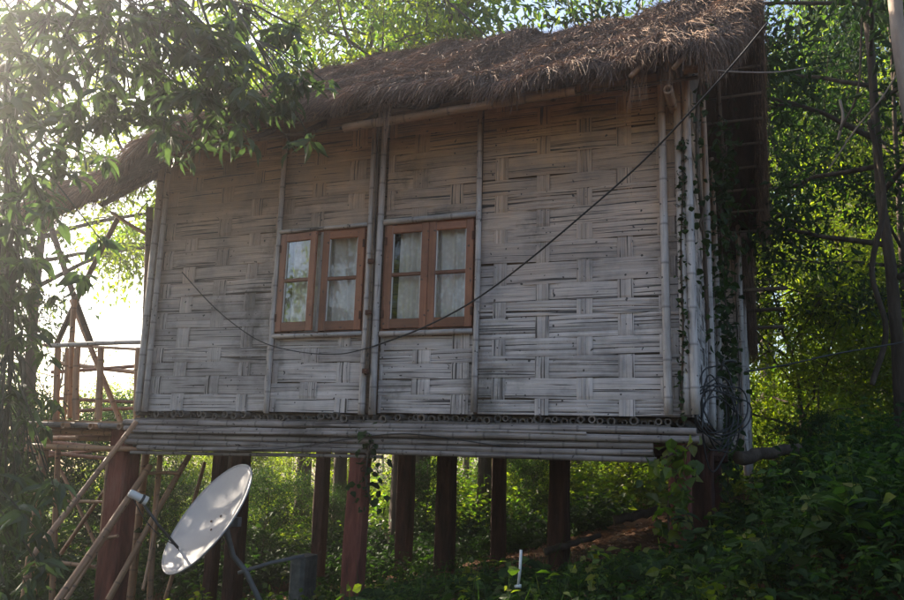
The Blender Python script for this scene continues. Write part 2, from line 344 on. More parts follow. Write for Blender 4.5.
XL, XR, ZF, ZT = -5.53, -.45, .285, 3.02
def weave(mb, u0, u1, v0, v1, mp, ph=0, A=.005, back=True, r_h=.152, pitch=.345, cw=.158):
    """plain weave of broad split-bamboo bands; mp maps (along, up, out) to the world"""
    nr = max(1, int(round((v1-v0)/r_h))); edges = np.linspace(v0, v1, nr+1); edges[1:-1] += rng.uniform(-.03, .03, nr-1)
    c0 = math.floor(u0/pitch)-1; cols = (np.arange(c0, c0+int((u1-u0)/pitch)+4)+.35)*pitch; cols = cols+rng.uniform(-.04, .04, len(cols))
    jj = np.arange(c0, c0+len(cols)); cols_in = [(j, c) for j, c in zip(jj, cols)]; cws = rng.uniform(cw*.7, cw*1.1, len(cols)); flip = {(q, int(j)) for q in range(-2, 40) for j in jj if random.random() < .05}
    sgn = lambda q, j: (1 if (q+j+ph) % 2 == 0 else -1)*(-1 if (q, int(j)) in flip and (q+j+ph) % 2 else 1)
    r00 = int(round(v0/r_h))
    for i in range(nr):
        s = np.array([sgn(i+r00, j) for j in jj])
        ku = np.concatenate([[c-q*.5-.014, c+q*.5+.014] for c, q in zip(cols, cws)]); kw = np.repeat(s, 2)*A
        h = edges[i+1]-edges[i]; k = random.choice((1, 2, 2, 3, 4)); cuts = np.cumsum(np.concatenate([[0], rng.uniform(.7, 1.3, k)])); cuts = edges[i]+cuts/cuts[-1]*h
        us = np.linspace(u0, u1, max(3, int((u1-u0)/.045)))
        tilt = random.uniform(-.014, .014)
        for a, b in zip(cuts[:-1], cuts[1:]):
            g = random.choice((.0004, .0006, .001, .002)); oo = random.uniform(-.002, .002)
            w = np.interp(us, ku, kw)+oo; wob = np.sin(us*2.1+random.random()*6)*.003+(us-(u0+u1)/2)*tilt
            V = []
            for q, dd in ((a+g, -.0025), ((a+b)/2, .0008), (b-g, -.0025)):
                V.append(mp(us, np.full_like(us, q)+wob, w+dd))
            V = np.stack(V, 1); A_ = np.zeros_like(V); A_[..., 0] = us[:, None]+i*7.3; A_[..., 1] = np.array([0, (b-a)/2, b-a])[None]
            n = len(us); t = np.arange(n-1)[:, None]*3+np.arange(2)[None]
            mb.add(V, np.stack([t, t+3, t+4, t+1], -1).reshape(-1, 4), A_)
    kv = (edges[:-1]+edges[1:])/2; he = .5*r_h-.02
    for (j, c), cw_ in zip(cols_in, cws):
        a0, a1 = max(c-cw_/2, u0), min(c+cw_/2, u1)
        if a1-a0 < .02: continue
        s = np.array([-sgn(i+r00, j) for i in range(nr)])
        ks = np.concatenate([[q-he, q+he] for q in kv]); kw = np.repeat(s, 2)*A
        k = random.randint(1, 3) if a1-a0 > .08 else 1; cuts = np.cumsum(np.concatenate([[0], rng.uniform(.6, 1.4, k)])); cuts = a0+cuts/cuts[-1]*(a1-a0)
        vs = np.linspace(v0, v1, int((v1-v0)/.03)+2)
        for a, b in zip(cuts[:-1], cuts[1:]):
            g = random.uniform(.0003, .0010); w = np.interp(vs, ks, kw)+random.uniform(-.0015, .0015)-.001
            V = np.stack([mp(np.full_like(vs, q), vs, w+dd) for q, dd in ((a+g, -.003), ((a+b)/2, .001), (b-g, -.003))], 1)
            A_ = np.zeros_like(V); A_[..., 0] = vs[:, None]+j*3.1; A_[..., 1] = np.array([0, (b-a)/2, b-a])[None]
            n = len(vs); t = np.arange(n-1)[:, None]*3+np.arange(2)[None]
            mb.add(V, np.stack([t, t+3, t+4, t+1], -1).reshape(-1, 4), A_)
fm = lambda u, v, w: np.stack([u, -w, v], -1)
def panel(x0, x1, z0, z1, ph=0):
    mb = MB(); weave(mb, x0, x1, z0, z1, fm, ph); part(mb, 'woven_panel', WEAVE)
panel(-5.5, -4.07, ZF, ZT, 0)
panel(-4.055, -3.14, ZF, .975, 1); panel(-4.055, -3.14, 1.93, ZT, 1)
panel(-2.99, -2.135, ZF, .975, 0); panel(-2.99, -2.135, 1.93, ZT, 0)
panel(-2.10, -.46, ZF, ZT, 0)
# solid dark backing of the wall (inner mat), with the window openings left out
mb = MB()
for x0, x1, z0, z1 in ((XL, -4.06, ZF, ZT), (-4.06, -2.12, ZF, .97), (-4.06, -2.12, 1.94, ZT), (-3.16, -2.99, .97, 1.94), (-2.12, XR, ZF, ZT)):
    box(mb, ((x0+x1)/2, .035, (z0+z1)/2), (x1-x0, .025, z1-z0))
part(mb, 'inner_mat', DARKPOLE)
# side walls, rear wall, floor
sm = lambda u, v, w: np.stack([XR+.03+w, u, v], -1)
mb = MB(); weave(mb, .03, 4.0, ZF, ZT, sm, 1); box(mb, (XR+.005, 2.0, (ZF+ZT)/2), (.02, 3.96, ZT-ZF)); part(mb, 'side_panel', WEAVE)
mb = MB(); box(mb, (XL+.01, 2.03, (ZF+ZT)/2), (.03, 3.9, ZT-ZF)); box(mb, (-3, 4.0, (ZF+ZT)/2), (5.0, .03, ZT-ZF)); part(mb, 'rear_wall', DARKPOLE)
# gable infill of the right-hand side
mb = MB(); V = [(XR, .0, ZT), (XR, 4.0, ZT), (XR, 2, 4.55), (XR-.03, .0, ZT), (XR-.03, 4.0, ZT), (XR-.03, 2, 4.55)]
mb.add(V, [[0, 1, 2], [3, 5, 4]]); mb.add(V, [[0, 2, 5, 3], [1, 4, 5, 2], [0, 3, 4, 1]])
part(mb, 'gable_wall', DARKPOLE)
mb = MB(); box(mb, (-3, 2.05, .262), (5.0, 3.9, .03)); part(mb, 'floor_mat', DARKPOLE)

# battens
for x, r, z1, m_ in ((-4.062, .024, 3.0, POLE), (-3.118, .031, 3.0, POLE), (-3.02, .032, 3.02, POLE), (-2.118, .026, 3.0, POLE), (-.615, .032, 3.0, POLE), (-.49, .036, 3.0, POLE), (-.425, .034, 3.0, POLE), (-5.50, .035, 3.0, POLE), (-5.42, .028, 3.0, POLE)):
    mb = MB(); bamboo(mb, (x+.004, -.045-(.02 if x > -.45 else 0), .30 if x > -3 else .27), (x-.004, -.045-(.02 if x > -.45 else 0), z1), r, 10, .006); part(mb, 'wall_batten', m_, smooth=True)
mb = MB(); bamboo(mb, (-3.07, -.075, .6), (-3.075, -.075, 2.9), .017, 8, .004); part(mb, 'wall_batten', DARKPOLE, smooth=True)
for i in range(2):
    y = 1.3+i*1.5; mb = MB(); bamboo(mb, (XR+.07, y, .26), (XR+.07, y+.02, 3.0+.5*min(1, (2-abs(y-2))/2)), .03, 8, .01); part(mb, 'wall_batten', POLE, smooth=True)
for z in (1.05, 1.5, .55):
    mb = MB(); box(mb, (-3.07, -.098, z+.08), (.05, .03, .04)); tube(mb, [(-3.1, -.08, z+.08), (-3.04, -.12, z+.08)], .012, 6); part(mb, 'iron_clamp', RUST)
# bamboo rails above and below the windows
for x0, x1, z, r in ((-4.05, -3.15, .955, .022), (-2.98, -2.14, .95, .024), (-4.05, -3.15, 1.925, .02), (-2.985, -2.135, 1.935, .028)):
    mb = MB(); bamboo(mb, (x0, -.045, z), (x1, -.045, z+.006), r, 8, .002); part(mb, 'window_rail', POLE, smooth=True)

# casement windows, each with two sashes, panes and a curtain behind
def sash(win, x0, x1, z0, z1, y, hinge=None, ang=0):
    """frame of one sash built around the hinge so that it may stand ajar"""
    hx = x0 if hinge == 'l' else x1
    c, s_ = math.cos(ang), math.sin(ang)
    R = np.array([[c, -s_, 0], [s_, c, 0], [0, 0, 1]])
    def fin(mb): 
        for i, v in enumerate(mb.v): mb.v[i] = (v-[hx, y, 0])@R.T+[hx, y, 0]
        return mb
    st, t = .066, .035; mb = MB()
    for cx in (x0+st/2, x1-st/2): bev_box(mb, (cx, y, (z0+z1)/2), (st, t, z1-z0), 2)
    xi0, xi1 = x0+st+.001, x1-st-.001
    for cz, h in ((z0+.042, .084), (z1-.036, .072), ((z0+z1)/2+.015, .032)): bev_box(mb, ((xi0+xi1)/2, y+.002, cz), (xi1-xi0, t-.006, h), 0)
    fr = part(fin(mb), 'sash_frame', FRAME, win)
    for a, b in ((z0+.085, (z0+z1)/2-.002), ((z0+z1)/2+.032, z1-.073)):
        mb = MB(); box(mb, ((xi0+xi1)/2, y+.006, (a+b)/2), (xi1-xi0, .003, b-a)); part(fin(mb), 'pane', GLASS, fr)
        for cx in (xi0+.004, xi1-.004): mb = MB(); box(mb, (cx, y+.001, (a+b)/2), (.007, .012, b-a-.002)); part(fin(mb), 'putty_bead', LNBM, fr)
def curtain(win, x0, x1, z0, z1, y):
    us = np.linspace(x0, x1, 60); vs = np.linspace(z0, z1, 12); U, V = np.meshgrid(us, vs, indexing='ij')
    ph = random.random()*6; Yy = y+.014*np.sin(U*48+ph)+.008*np.sin(U*91+V*2)+.01*(z1-V)*np.sin(U*20)
    i = np.arange(59)[:, None]*12+np.arange(11)[None]; mb = MB(); mb.add(np.stack([U, Yy, V], -1), np.stack([i, i+12, i+13, i+1], -1).reshape(-1, 4))
    part(mb, 'curtain', CURT, win, smooth=True)
def window(x0, x1, z0, z1, ajar):
    mid = (x0+x1)/2; mb = MB()
    for cx in (x0-.012, x1+.012): bev_box(mb, (cx, .012, (z0+z1)/2), (.022, .07, z1-z0+.02), 2, .003)
    for cz in (z0-.012, z1+.012): bev_box(mb, (mid, .012, cz), (x1-x0, .066, .022), 0, .003)
    win = part(mb, 'window', FRAME)
    if ajar:
        sash(win, x0+.004, mid-.03, z0+.004, z1-.004, -.035, 'l', -.09); sash(win, mid+.012, x1-.003, z0+.004, z1-.004, -.03)
        mb = MB(); bev_box(mb, (mid-.008, -.01, (z0+z1)/2), (.03, .03, z1-z0), 2, .003); part(mb, 'mullion', POLE, win)
    else:
        sash(win, x0+.003, mid-.001, z0+.004, z1-.004, -.03); sash(win, mid+.001, x1-.003, z0+.004, z1-.004, -.03)
    curtain(win, x0+.10, mid-.02, z0, z1, .055); curtain(win, mid+.02, x1-.03, z0, z1, .055)
    mb = MB(); bamboo(mb, (x0+.01, .085, z1-.03), (x1-.01, .085, z1-.03), .008, 6, 0); part(mb, 'curtain_rod', POLE, win)
for x, z in ((-4.025, 1.12), (-4.025, 1.76), (-2.96, 1.12), (-2.96, 1.76), (-2.155, 1.12), (-2.155, 1.76), (-3.175, 1.12), (-3.175, 1.76)):
    mb = MB(); box(mb, (x, -.051, z), (.022, .006, .07)); tube(mb, [(x, -.056, z-.035), (x, -.056, z+.035)], .006, 6); part(mb, 'hinge', RUST)
window(-4.035, -3.17, .99, 1.90, True)
window(-2.965, -2.15, .99, 1.905, False)

# floor poles: a row of hollow ends under the wall
x = XL+.05; k = 0
while x < XR-.02:
    r = random.uniform(.02, .037); mb = MB(); z = .245+random.uniform(-.018, .012)
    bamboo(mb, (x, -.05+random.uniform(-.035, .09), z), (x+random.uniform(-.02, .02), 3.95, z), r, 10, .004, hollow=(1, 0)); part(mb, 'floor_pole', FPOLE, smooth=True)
    x += r*2+random.choice((.0, .004, .01, .012, .03)); k += 1
# bundle of long poles carrying the floor
for z, r, x0, x1, y in ((.182, .030, XL-.1, -.42, -.05), (.126, .031, XL-.06, -.40, -.075), (.072, .027, XL-.02, -.72, -.06), (.022, .026, XL-.05, -.72, -.07), (-.030, .026, XL+.1, -.7, -.06), (-.078, .018, XL+.0, -2.9, -.04),
                       (.205, .020, XL, -.6, -.02), (.155, .026, XL, -.45, -.0), (.098, .026, XL, -.75, -.005), (.045, .026, XL, -.74, -.0), (-.005, .024, XL, -.72, -.005), (.15, .014, -3.6, -1.2, -.1), (.10, .013, XL, -3.3, -.105)):
    dz = .05 if z < .1 else .03
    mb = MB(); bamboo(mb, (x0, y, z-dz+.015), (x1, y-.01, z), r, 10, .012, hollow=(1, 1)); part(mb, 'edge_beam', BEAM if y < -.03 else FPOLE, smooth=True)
for y in (.9, 1.9, 2.9, 3.9):
    mb = MB(); bamboo(mb, (XL-.05, y, .15), (XR+.05, y, .15), .05, 8, .01); part(mb, 'cross_beam', DARKPOLE, smooth=True)
for y in (.45, 2.1, 3.95):
    pass
# posts
def post(x, y, w, m, zt=.02, lean=0, d=None):
    zb = float(ground(x, y))-.4; mb = MB(); d = d or w; n = 9
    zs = np.linspace(zb, zt, n); hw, hd, b = w/2, d/2, .018
    ring = [(hw, hd-b), (hw-b, hd), (-hw+b, hd), (-hw, hd-b), (-hw, -hd+b), (-hw+b, -hd), (hw-b, -hd), (hw, -hd+b)]
    V = np.array([[(x+lean*(z-zt)+q[0]*(1+.03*math.sin(z*5)), y+q[1], z) for q in ring] for z in zs])+rng.normal(0, .003, (n, 8, 3))
    i = np.arange(n-1)[:, None]*8; j = np.arange(8)[None]; k = (j+1) % 8
    mb.add(V, np.stack([i+j, i+8+j, i+8+k, i+k], -1).reshape(-1, 4)); mb.f[8] = [np.array([[8*(n-1)+q for q in range(8)][::-1]])]
    return part(mb, 'post', m)
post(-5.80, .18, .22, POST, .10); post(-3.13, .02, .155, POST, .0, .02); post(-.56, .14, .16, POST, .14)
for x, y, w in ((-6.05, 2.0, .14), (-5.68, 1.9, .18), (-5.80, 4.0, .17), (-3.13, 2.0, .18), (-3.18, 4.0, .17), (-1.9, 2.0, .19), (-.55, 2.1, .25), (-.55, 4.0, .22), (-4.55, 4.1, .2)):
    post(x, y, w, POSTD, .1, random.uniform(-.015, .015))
mb = MB(); tube(mb, [(-2.2, 2.25, .02), (-.3, 2.3, .02)], .07, 8); part(mb, 'brace', POSTD)

# ------------------------------------------------------------------ roof
EY, EZ, RY, RZ = -.46, 2.93, 2.0, 4.72
def cutx(x, s): return .46*np.clip(s, 0, 1)**1.3*np.clip((np.asarray(x)+1.1)/1.3, 0, 1)**1.5
def roof_slope(mb, xa, xb, top, bot, th=.2, nx=90, ns=26, seed=0, cut=False):
    """thick, lumpy slab between the ridge line and the eave line; top/bot are functions of x -> (y, z)"""
    xs = np.linspace(xa, xb, nx); ss = np.linspace(0, 1, ns)**.8; X, Sg = np.meshgrid(xs, ss, indexing='ij')
    ty, tz = top(X); by, bz = bot(X); Yv = ty+(by-ty)*Sg; Zv = tz+(bz-tz)*Sg
    lump = .022*np.sin(X*23+Sg*31)*np.sin(X*9.7)+.035*np.sin(X*3.1+seed)*np.sin(Sg*7+X)+.03*np.sin(X*7.3+Sg*5)+.02*np.sin(X*13+Sg*17)+rng.normal(0, .012, X.shape)
    sag = -.10*np.sin(Sg*np.pi)+.05*np.sin(X*1.3+.6)
    Zt = Zv+lump+sag; Zb = Zv-th*(1-.55*Sg**3)-.02*np.sin(X*9)
    if cut: X = X-cutx(X, Sg)
    n, m_ = X.shape; i = np.arange(n-1)[:, None]*m_+np.arange(m_-1)[None]; q = np.stack([i, i+m_, i+m_+1, i+1], -1).reshape(-1, 4)
    T = np.stack([X, Yv, Zt], -1).reshape(-1, 3); B = np.stack([X, Yv+(.05 if by.flat[0] < ty.flat[0] else -.05), Zb], -1).reshape(-1, 3); N = n*m_
    ed = np.concatenate([np.arange(m_-1), (np.arange(n-1)*m_+m_-1), (n-1)*m_+np.arange(m_-1)[::-1]+1, (np.arange(n-1)[::-1]+1)*m_]); en = np.concatenate([ed[1:], ed[:1]])
    mb.add(np.concatenate([T, B]), np.concatenate([q, q[:, ::-1]+N, np.stack([ed, en, en+N, ed+N], 1)]))
    return lambda x, s: (top(x)[0]+(bot(x)[0]-top(x)[0])*s, top(x)[1]+(bot(x)[1]-top(x)[1])*s+.035*np.sin(x*3.1+seed)*np.sin(s*7+x)+.03*np.sin(x*7.3+s*5)+.02*np.sin(x*13+s*17)-.10*np.sin(s*np.pi)+.05*np.sin(x*1.3+.6))
def strands(mb, P, D, L, w=.0035, droop=.15):
    n = len(P); D = D/np.linalg.norm(D, axis=1)[:, None]; L = np.broadcast_to(L, (n,))[:, None]
    Sd = np.cross(D, rng.normal(0, 1, (n, 3))); Sd /= np.linalg.norm(Sd, axis=1)[:, None]; w = .62*w*rng.uniform(.6, 1.5, (n, 1))
    m1 = P+D*L*.5; e = P+D*L+np.array([0, 0, -1.])*L*droop*rng.uniform(0, 2, (n, 1))
    V = np.stack([P-Sd*w, P+Sd*w, m1+Sd*w*.9, m1-Sd*w*.9, e+Sd*w*.3, e-Sd*w*.3], 1); k = np.arange(n)[:, None]*6
    mb.add(V, np.concatenate([k+np.array([[0, 1, 2, 3]]), k+np.array([[3, 2, 4, 5]])]))
def thatch(mb, fn, xa, xb, n, dy, dz, s0=0, s1=1, L=(.18, .5), lift=.026, jit=.2):
    q = 9; t = rng.integers(0, n//q, n); tx = rng.uniform(xa, xb, n//q+1); ts = rng.uniform(s0, s1, n//q+1); tj = rng.normal(0, jit, n//q+1); tl = rng.uniform(-.05, .13, n//q+1); th = rng.uniform(0, lift*1.6, n//q+1)
    x = tx[t]+rng.normal(0, .022, n); s = np.clip(ts[t]+rng.normal(0, .012, n), 0, 1); y, z = fn(x, s); z = z+th[t]
    D = np.stack([tj[t], np.full(n, dy), np.full(n, dz)], 1)+rng.normal(0, .09, (n, 3)); D[:, 2] += tl[t]
    if dy < 0: x = x-cutx(x, s)
    strands(mb, np.stack([x, y, z+rng.uniform(.0, lift, n)], 1), D, rng.uniform(*L, n))
# the ridge and eave bend down towards the porch end on the left
def top_f(x): return RY+0*x, np.interp(x, [-9, -8, -7.0, -5.9, -5.2, -3, 1], [3.75, 3.85, 4.0, 4.35, 4.62, 4.69, 4.78])
def bot_f(x): return EY+0*x+.03*np.sin(x*5), np.interp(x, [-9, -6.4, -5.75, -5.45, -5.1, 1], [2.3, 2.42, 2.48, 2.7, 2.93, 2.95])
def bot_b(x): return 4.46+0*x, np.interp(x, [-9, -6.4, -5.75, -5.1, 1], [2.4, 2.55, 2.7, 2.95, 2.95])
RX0, RX1 = -6.75, .20
mb = MB(); fn = roof_slope(mb, RX0, RX1, top_f, bot_f, cut=True); roof = part(mb, 'thatched_roof', THATCHB, smooth=True)
mb = MB(); fb = roof_slope(mb, RX0, RX1, lambda x: (top_f(x)[0]+.01, top_f(x)[1]), bot_b, seed=2); part(mb, 'back_slope', THATCHB, roof, smooth=True)
mb = MB()
thatch(mb, fn, RX0, RX1, 165000, -.81, -.59, 0, .98, L=(.14, .42))
# shaggy eave: strands in layers over the slab's edge, hanging
n = 34000; x = rng.uniform(RX0, RX1, n); s = rng.uniform(.84, 1.0, n); y, z = fn(x, s); dd = rng.uniform(-.17, .03, n)
cl = .5+.5*np.sin(x*5.1)*np.sin(x*11.7+1); x = x-cutx(x, s)
strands(mb, np.stack([x, y-.01, z+.55*dd*(s > .95)], 1), np.stack([rng.normal(0, .16, n), -.55+rng.normal(0, .15, n), -.75-.6*rng.random(n)], 1), rng.uniform(.03, .10, n)*(.5+.9*cl), .003, .3)
# stray tufts hanging lower
for cx, k, ln in ((-3.0+.2, 50, .38), (-.72, 40, .30), (-.60, 26, .40), (-1.7, 20, .2), (-4.5, 20, .18), (-.3, 30, .3)):
    x = rng.normal(cx, .04, k); y, z = fn(x, np.full(k, .99)); x = x-cutx(x, np.ones(k))
    strands(mb, np.stack([x, y-.02, z-.12], 1), np.stack([rng.normal(0, .12, k), rng.normal(-.08, .08, k), -np.ones(k)], 1), rng.uniform(.5, 1, k)*ln, .003, .1)
# ridge tufts
n = 9000; x = rng.uniform(RX0, RX1, n); y, z = fn(x, np.zeros(n)); sg = rng.choice([-1, 1], n)
strands(mb, np.stack([x, y+sg*.03, z+.02], 1), np.stack([rng.normal(0, .5, n), sg*-.7+rng.normal(0, .2, n), rng.normal(-.1, .28, n)], 1), rng.uniform(.1, .28, n), .0035, .3)
# right-hand rake: ends of the straw, both slopes
for f_, sy in ((fn, -1), (fb, 1)):
    n = 9000; s = rng.uniform(0, 1, n); x = rng.uniform(RX1-.12, RX1+.01, n); y, z = f_(x, s); x = x-(cutx(x, s) if sy < 0 else 0)
    strands(mb, np.stack([x, y, z-rng.uniform(-.03, .2, n)], 1), np.stack([.06+rng.normal(0, .13, n), sy*.6+rng.normal(0, .3, n), -.8+rng.normal(0, .2, n)], 1), rng.uniform(.06, .2, n), .0035, .3)
    s = rng.uniform(0, 1, n//2); x = rng.uniform(RX0-.05, RX0+.2, n//2); y, z = f_(x, s)
    strands(mb, np.stack([x, y, z-rng.uniform(-.03, .15, n//2)], 1), np.stack([-.4+rng.normal(0, .3, n//2), sy*.6+rng.normal(0, .3, n//2), -.8+rng.normal(0, .2, n//2)], 1), rng.uniform(.12, .35, n//2), .005, .3)
part(mb, 'straw', THATCH, roof)
mb = MB(); thatch(mb, fb, RX0, RX1, 6000, .81, -.59, 0, 1); part(mb, 'straw', THATCH, roof)
# rafters and purlins under the overhang, poking out
for x in np.linspace(-6.5, -.28, 12):
    for sy in (0, 1):
        mb = MB(); zt = float(top_f(x)[1])-.29
        e = (x, EY+.12, float(bot_f(x)[1])-.20) if not sy else (x, 4.3, float(bot_b(x)[1])-.24)
        bamboo(mb, e, (x, 2, zt), .028, 8, .01, hollow=(1, 0)); part(mb, 'rafter', DARKPOLE, roof, smooth=True)
for s in np.linspace(.08, .93, 9):
    for sy in (0, 1):
        y0 = 2+((-.40-2) if not sy else 2.4)*s; z0 = 4.72-.235+(2.92-4.72)*s
        mb = MB(); bamboo(mb, (-5.2, y0, z0-.04), (.17-(0 if sy else float(cutx(.17, s))), y0, z0), .018, 7, .015); part(mb, 'purlin', DARKPOLE, roof, smooth=True)
# eave pole under the fringe with open ends
mb = MB(); bamboo(mb, at(344, 128, y=-.36), at(575, 91, y=-.36), .037, 12, .004, hollow=(1, 1)); part(mb, 'eave_pole', POLE, roof, smooth=True)
mb = MB(); bamboo(mb, at(668, 89, y=-.42), at(668, 89, y=-.42)+[0, 1.4, .05], .036, 12, .0, hollow=(1, 0)); part(mb, 'eave_pole', POLE, roof, smooth=True)
mb = MB(); bamboo(mb, at(684, 70, y=-.3), at(712, 67, y=-.28), .034, 10, 0, hollow=(0, 1)); part(mb, 'eave_pole', POLE, roof, smooth=True)
for a, b in (((631, 76), (637, 70)), ((674, 68), (681, 60))):
    p = at(*a, y=-.56); q = at(*b, y=-.50); mb = MB(); bamboo(mb, p, p+(q-p)*3, .02, 8, 0); part(mb, 'eave_pole', POLE, roof, smooth=True)
# wall plate behind the fringe
mb = MB(); bamboo(mb, (XL, -.02, 3.03), (XR+.1, -.02, 3.03), .045, 8, .01); part(mb, 'wall_plate', DARKPOLE, smooth=True)

# ------------------------------------------------------------------ rear annex on the right
AX = -.20
ann = empty('rear_annex', (-1.2, 6, float(ground(-1.2, 6)))); tag(ann, 'narrow dark annex with pale corner poles and drooping thatch behind the hut', 'annex')
HA = Vector(ann.location)
def apart(mb, name, m, smooth=False, parent=None):
    o = mb.build(name, m, None, smooth); o.parent = parent or ann
    if parent is None: o.location = -HA
    return o
mb = MB(); weave(mb, 4.4, 8.0, .1, 2.5, lambda u, v, w: np.stack([AX+w, u, v], -1), 0); box(mb, (AX-.03, 6.2, 1.3), (.03, 3.6, 2.4)); box(mb, (AX-.8, 4.42, 1.3), (1.5, .03, 2.4)); apart(mb, 'woven_wall', WEAVE)
for x, y, a, b, r in ((AX+.04, 4.35, -.2, 3.0, .035), (AX+.05, 5.8, -.2, 2.5, .035), (AX+.05, 7.6, -.4, 2.3, .04)):
    mb = MB(); bamboo(mb, (x, y, a), (x+.01, y, b), r, 8, .01); apart(mb, 'corner_pole', POLE, True)
mb = MB(); fa = roof_slope(mb, -1.8, .0, lambda x: (4.6+0*x, 2.9+0*x), lambda x: (8.6+0*x, 2.05+0*x), nx=20, ns=20, th=.25); ar = apart(mb, 'annex_roof', THATCHB, True)
mb = MB(); n = 5000; s = rng.uniform(0, 1, n); x = rng.uniform(-.15, .01, n); y, z = fa(x, s)
strands(mb, np.stack([x, y, z-rng.uniform(0, .25, n)], 1), np.stack([.05+rng.normal(0, .1, n), rng.normal(0, .3, n), -1+0*s], 1), rng.uniform(.1, .3, n), .004, .2); apart(mb, 'straw', THATCH, parent=ar)
for y in (5.0, 6.0, 7.0): mb = MB(); bamboo(mb, (-.6, y, 2.0+.1*(7-y)), (.42, y, 2.02+.1*(7-y)), .03, 8, .01); apart(mb, 'roof_pole', DARKPOLE, True)

# ------------------------------------------------------------------ porch on the left
por = empty('bamboo_porch', (-6.1, .6, float(ground(-6.1, .6)))); tag(por, 'small bamboo porch with pale railing posts at the left end of the hut', 'porch')
HP = Vector(por.location)
def pole(root, H, p0, p1, r, name, m=TANPOLE, hollow=(1, 1), bend=.012):
    mb = MB(); bamboo(mb, p0, p1, r, 10, bend, hollow=hollow); o = mb.build(name, m, root, True); o.location = -H; return o
pole(por, HP, at(50, 346, y=-.03), at(142, 342, y=-.03), .024, 'top_rail', POLE)
for xt, xb in ((58, 56), (67, 64), (78, 76), (101, 98), (139, 137)):
    pole(por, HP, at(xb, 420, y=.0), at(xt, 348, y=.0), .034 if xt in (58, 78, 101, 139) else .02, 'baluster', TANPOLE)
pole(por, HP, at(60, 363, y=1.6), at(140, 373, y=1.2), .03, 'middle_rail')
pole(por, HP, at(40, 345, y=1.7), at(150, 350, y=1.7), .02, 'middle_rail')
for k, (yy, py) in enumerate(((-.02, 424), (.1, 431), (.3, 438), (.0, 446))):
    pole(por, HP, at(28, py, y=yy), at(150, py+3, y=yy), .03, 'floor_beam', TANPOLE if k != 0 else BEAM)
for k, (pa, pb, yy) in enumerate((((52, 372), (138, 366), 1.3), ((54, 398), (136, 402), 1.35), ((60, 412), (140, 408), 1.3), ((30, 440), (135, 452), .9), ((25, 449), (132, 461), 1.1), ((35, 458), (125, 447), 1.3), ((40, 433), (130, 440), .6))):
    pole(por, HP, at(*pa, y=yy), at(*pb, y=yy), .024, 'slat', REDPOLE)
mb = MB(); box(mb, (-6.15, .75, .16), (1.15, 1.5, .03)); o = mb.build('deck', TANPOLE, por); o.location = -HP
for x in (-6.7, -6.35, -6.0, -5.65): pole(por, HP, (x, -.1, .12), (x, 1.6, .12), .03, 'deck_joist')
# roof support and crossed braces
pole(por, HP, at(56, 345, y=.6), at(119, 216, y=.6), .032, 'brace', DARKPOLE)
pole(por, HP, at(47, 215, y=.7), at(92, 345, y=.7), .035, 'brace', DARKPOLE)
pole(por, HP, at(72, 300, y=1.0), at(124, 430, y=1.0), .032, 'brace')
pole(por, HP, at(74, 300, y=.5), at(70, 418, y=.5), .03, 'porch_post', TANPOLE)
pole(por, HP, at(150, 208, y=.03), at(140, 445, y=.03), .035, 'porch_post', DARKPOLE)
pole(por, HP, at(112, 213, y=.4), at(156, 240, y=.2), .02, 'brace')
for x in (-6.75, -6.75):
    pass
pole(por, HP, (-6.75, .05, float(ground(-6.75, .05))-.2), (-6.72, .05, .12), .05, 'porch_post'); pole(por, HP, (-6.75, 1.5, float(ground(-6.75, 1.5))-.2), (-6.72, 1.5, .12), .05, 'porch_post')

# stair / scaffold of sun-tinted bamboo poles below the porch
sc = empty('bamboo_stair', (-5.9, -.6, float(ground(-5.9, -.6)))); tag(sc, 'rickety stair of reddish bamboo poles leaning against the porch', 'stair')
HS = Vector(sc.location)
pole(sc, HS, at(32, 556, y=-1.0), at(136, 422, y=-.12), .026, 'stringer')
pole(sc, HS, at(50, 612, y=-.75), at(150, 466, y=.25), .034, 'stringer')
pole(sc, HS, at(108, 600, y=.0), at(190, 455, y=.6), .03, 'stringer')
pole(sc, HS, at(66, 600, y=-.5), at(128, 500, y=.0), .02, 'stringer')
pole(sc, HS, at(30, 600, y=.3), at(120, 470, y=.6), .022, 'cross_pole')
pole(sc, HS, at(120, 600, y=.8), at(60, 470, y=.8), .02, 'cross_pole')
pole(sc, HS, at(165, 600, y=1.0), at(205, 462, y=1.1), .022, 'cross_pole')
pole(sc, HS, at(96, 605, y=.1), at(109, 455, y=.1), .026, 'upright'); pole(sc, HS, at(150, 600, y=.5), at(160, 455, y=.5), .03, 'upright')
pole(sc, HS, at(52, 600, y=.2), at(58, 450, y=.2), .03, 'upright'); pole(sc, HS, at(143, 590, y=-.2), at(158, 490, y=.3), .014, 'upright')
for (a, b, y) in (((62, 563), (96, 567), -.3), ((98, 540), (118, 536), .0), ((140, 475), (180, 474), .4), ((55, 500), (110, 502), .1)):
    pole(sc, HS, at(*a, y=y), at(*b, y=y), .018, 'rung')

def smooth_path(P, n=50):
    P = np.array(P, float); t = np.arange(len(P)); m_ = np.gradient(P, axis=0); o = []
    for q in np.linspace(0, len(P)-1.0001, n):
        i = int(q); u = q-i; h = (2*u**3-3*u*u+1, u**3-2*u*u+u, -2*u**3+3*u*u, u**3-u*u); o.append(h[0]*P[i]+h[1]*m_[i]+h[2]*P[i+1]+h[3]*m_[i+1])
    return np.array(o)

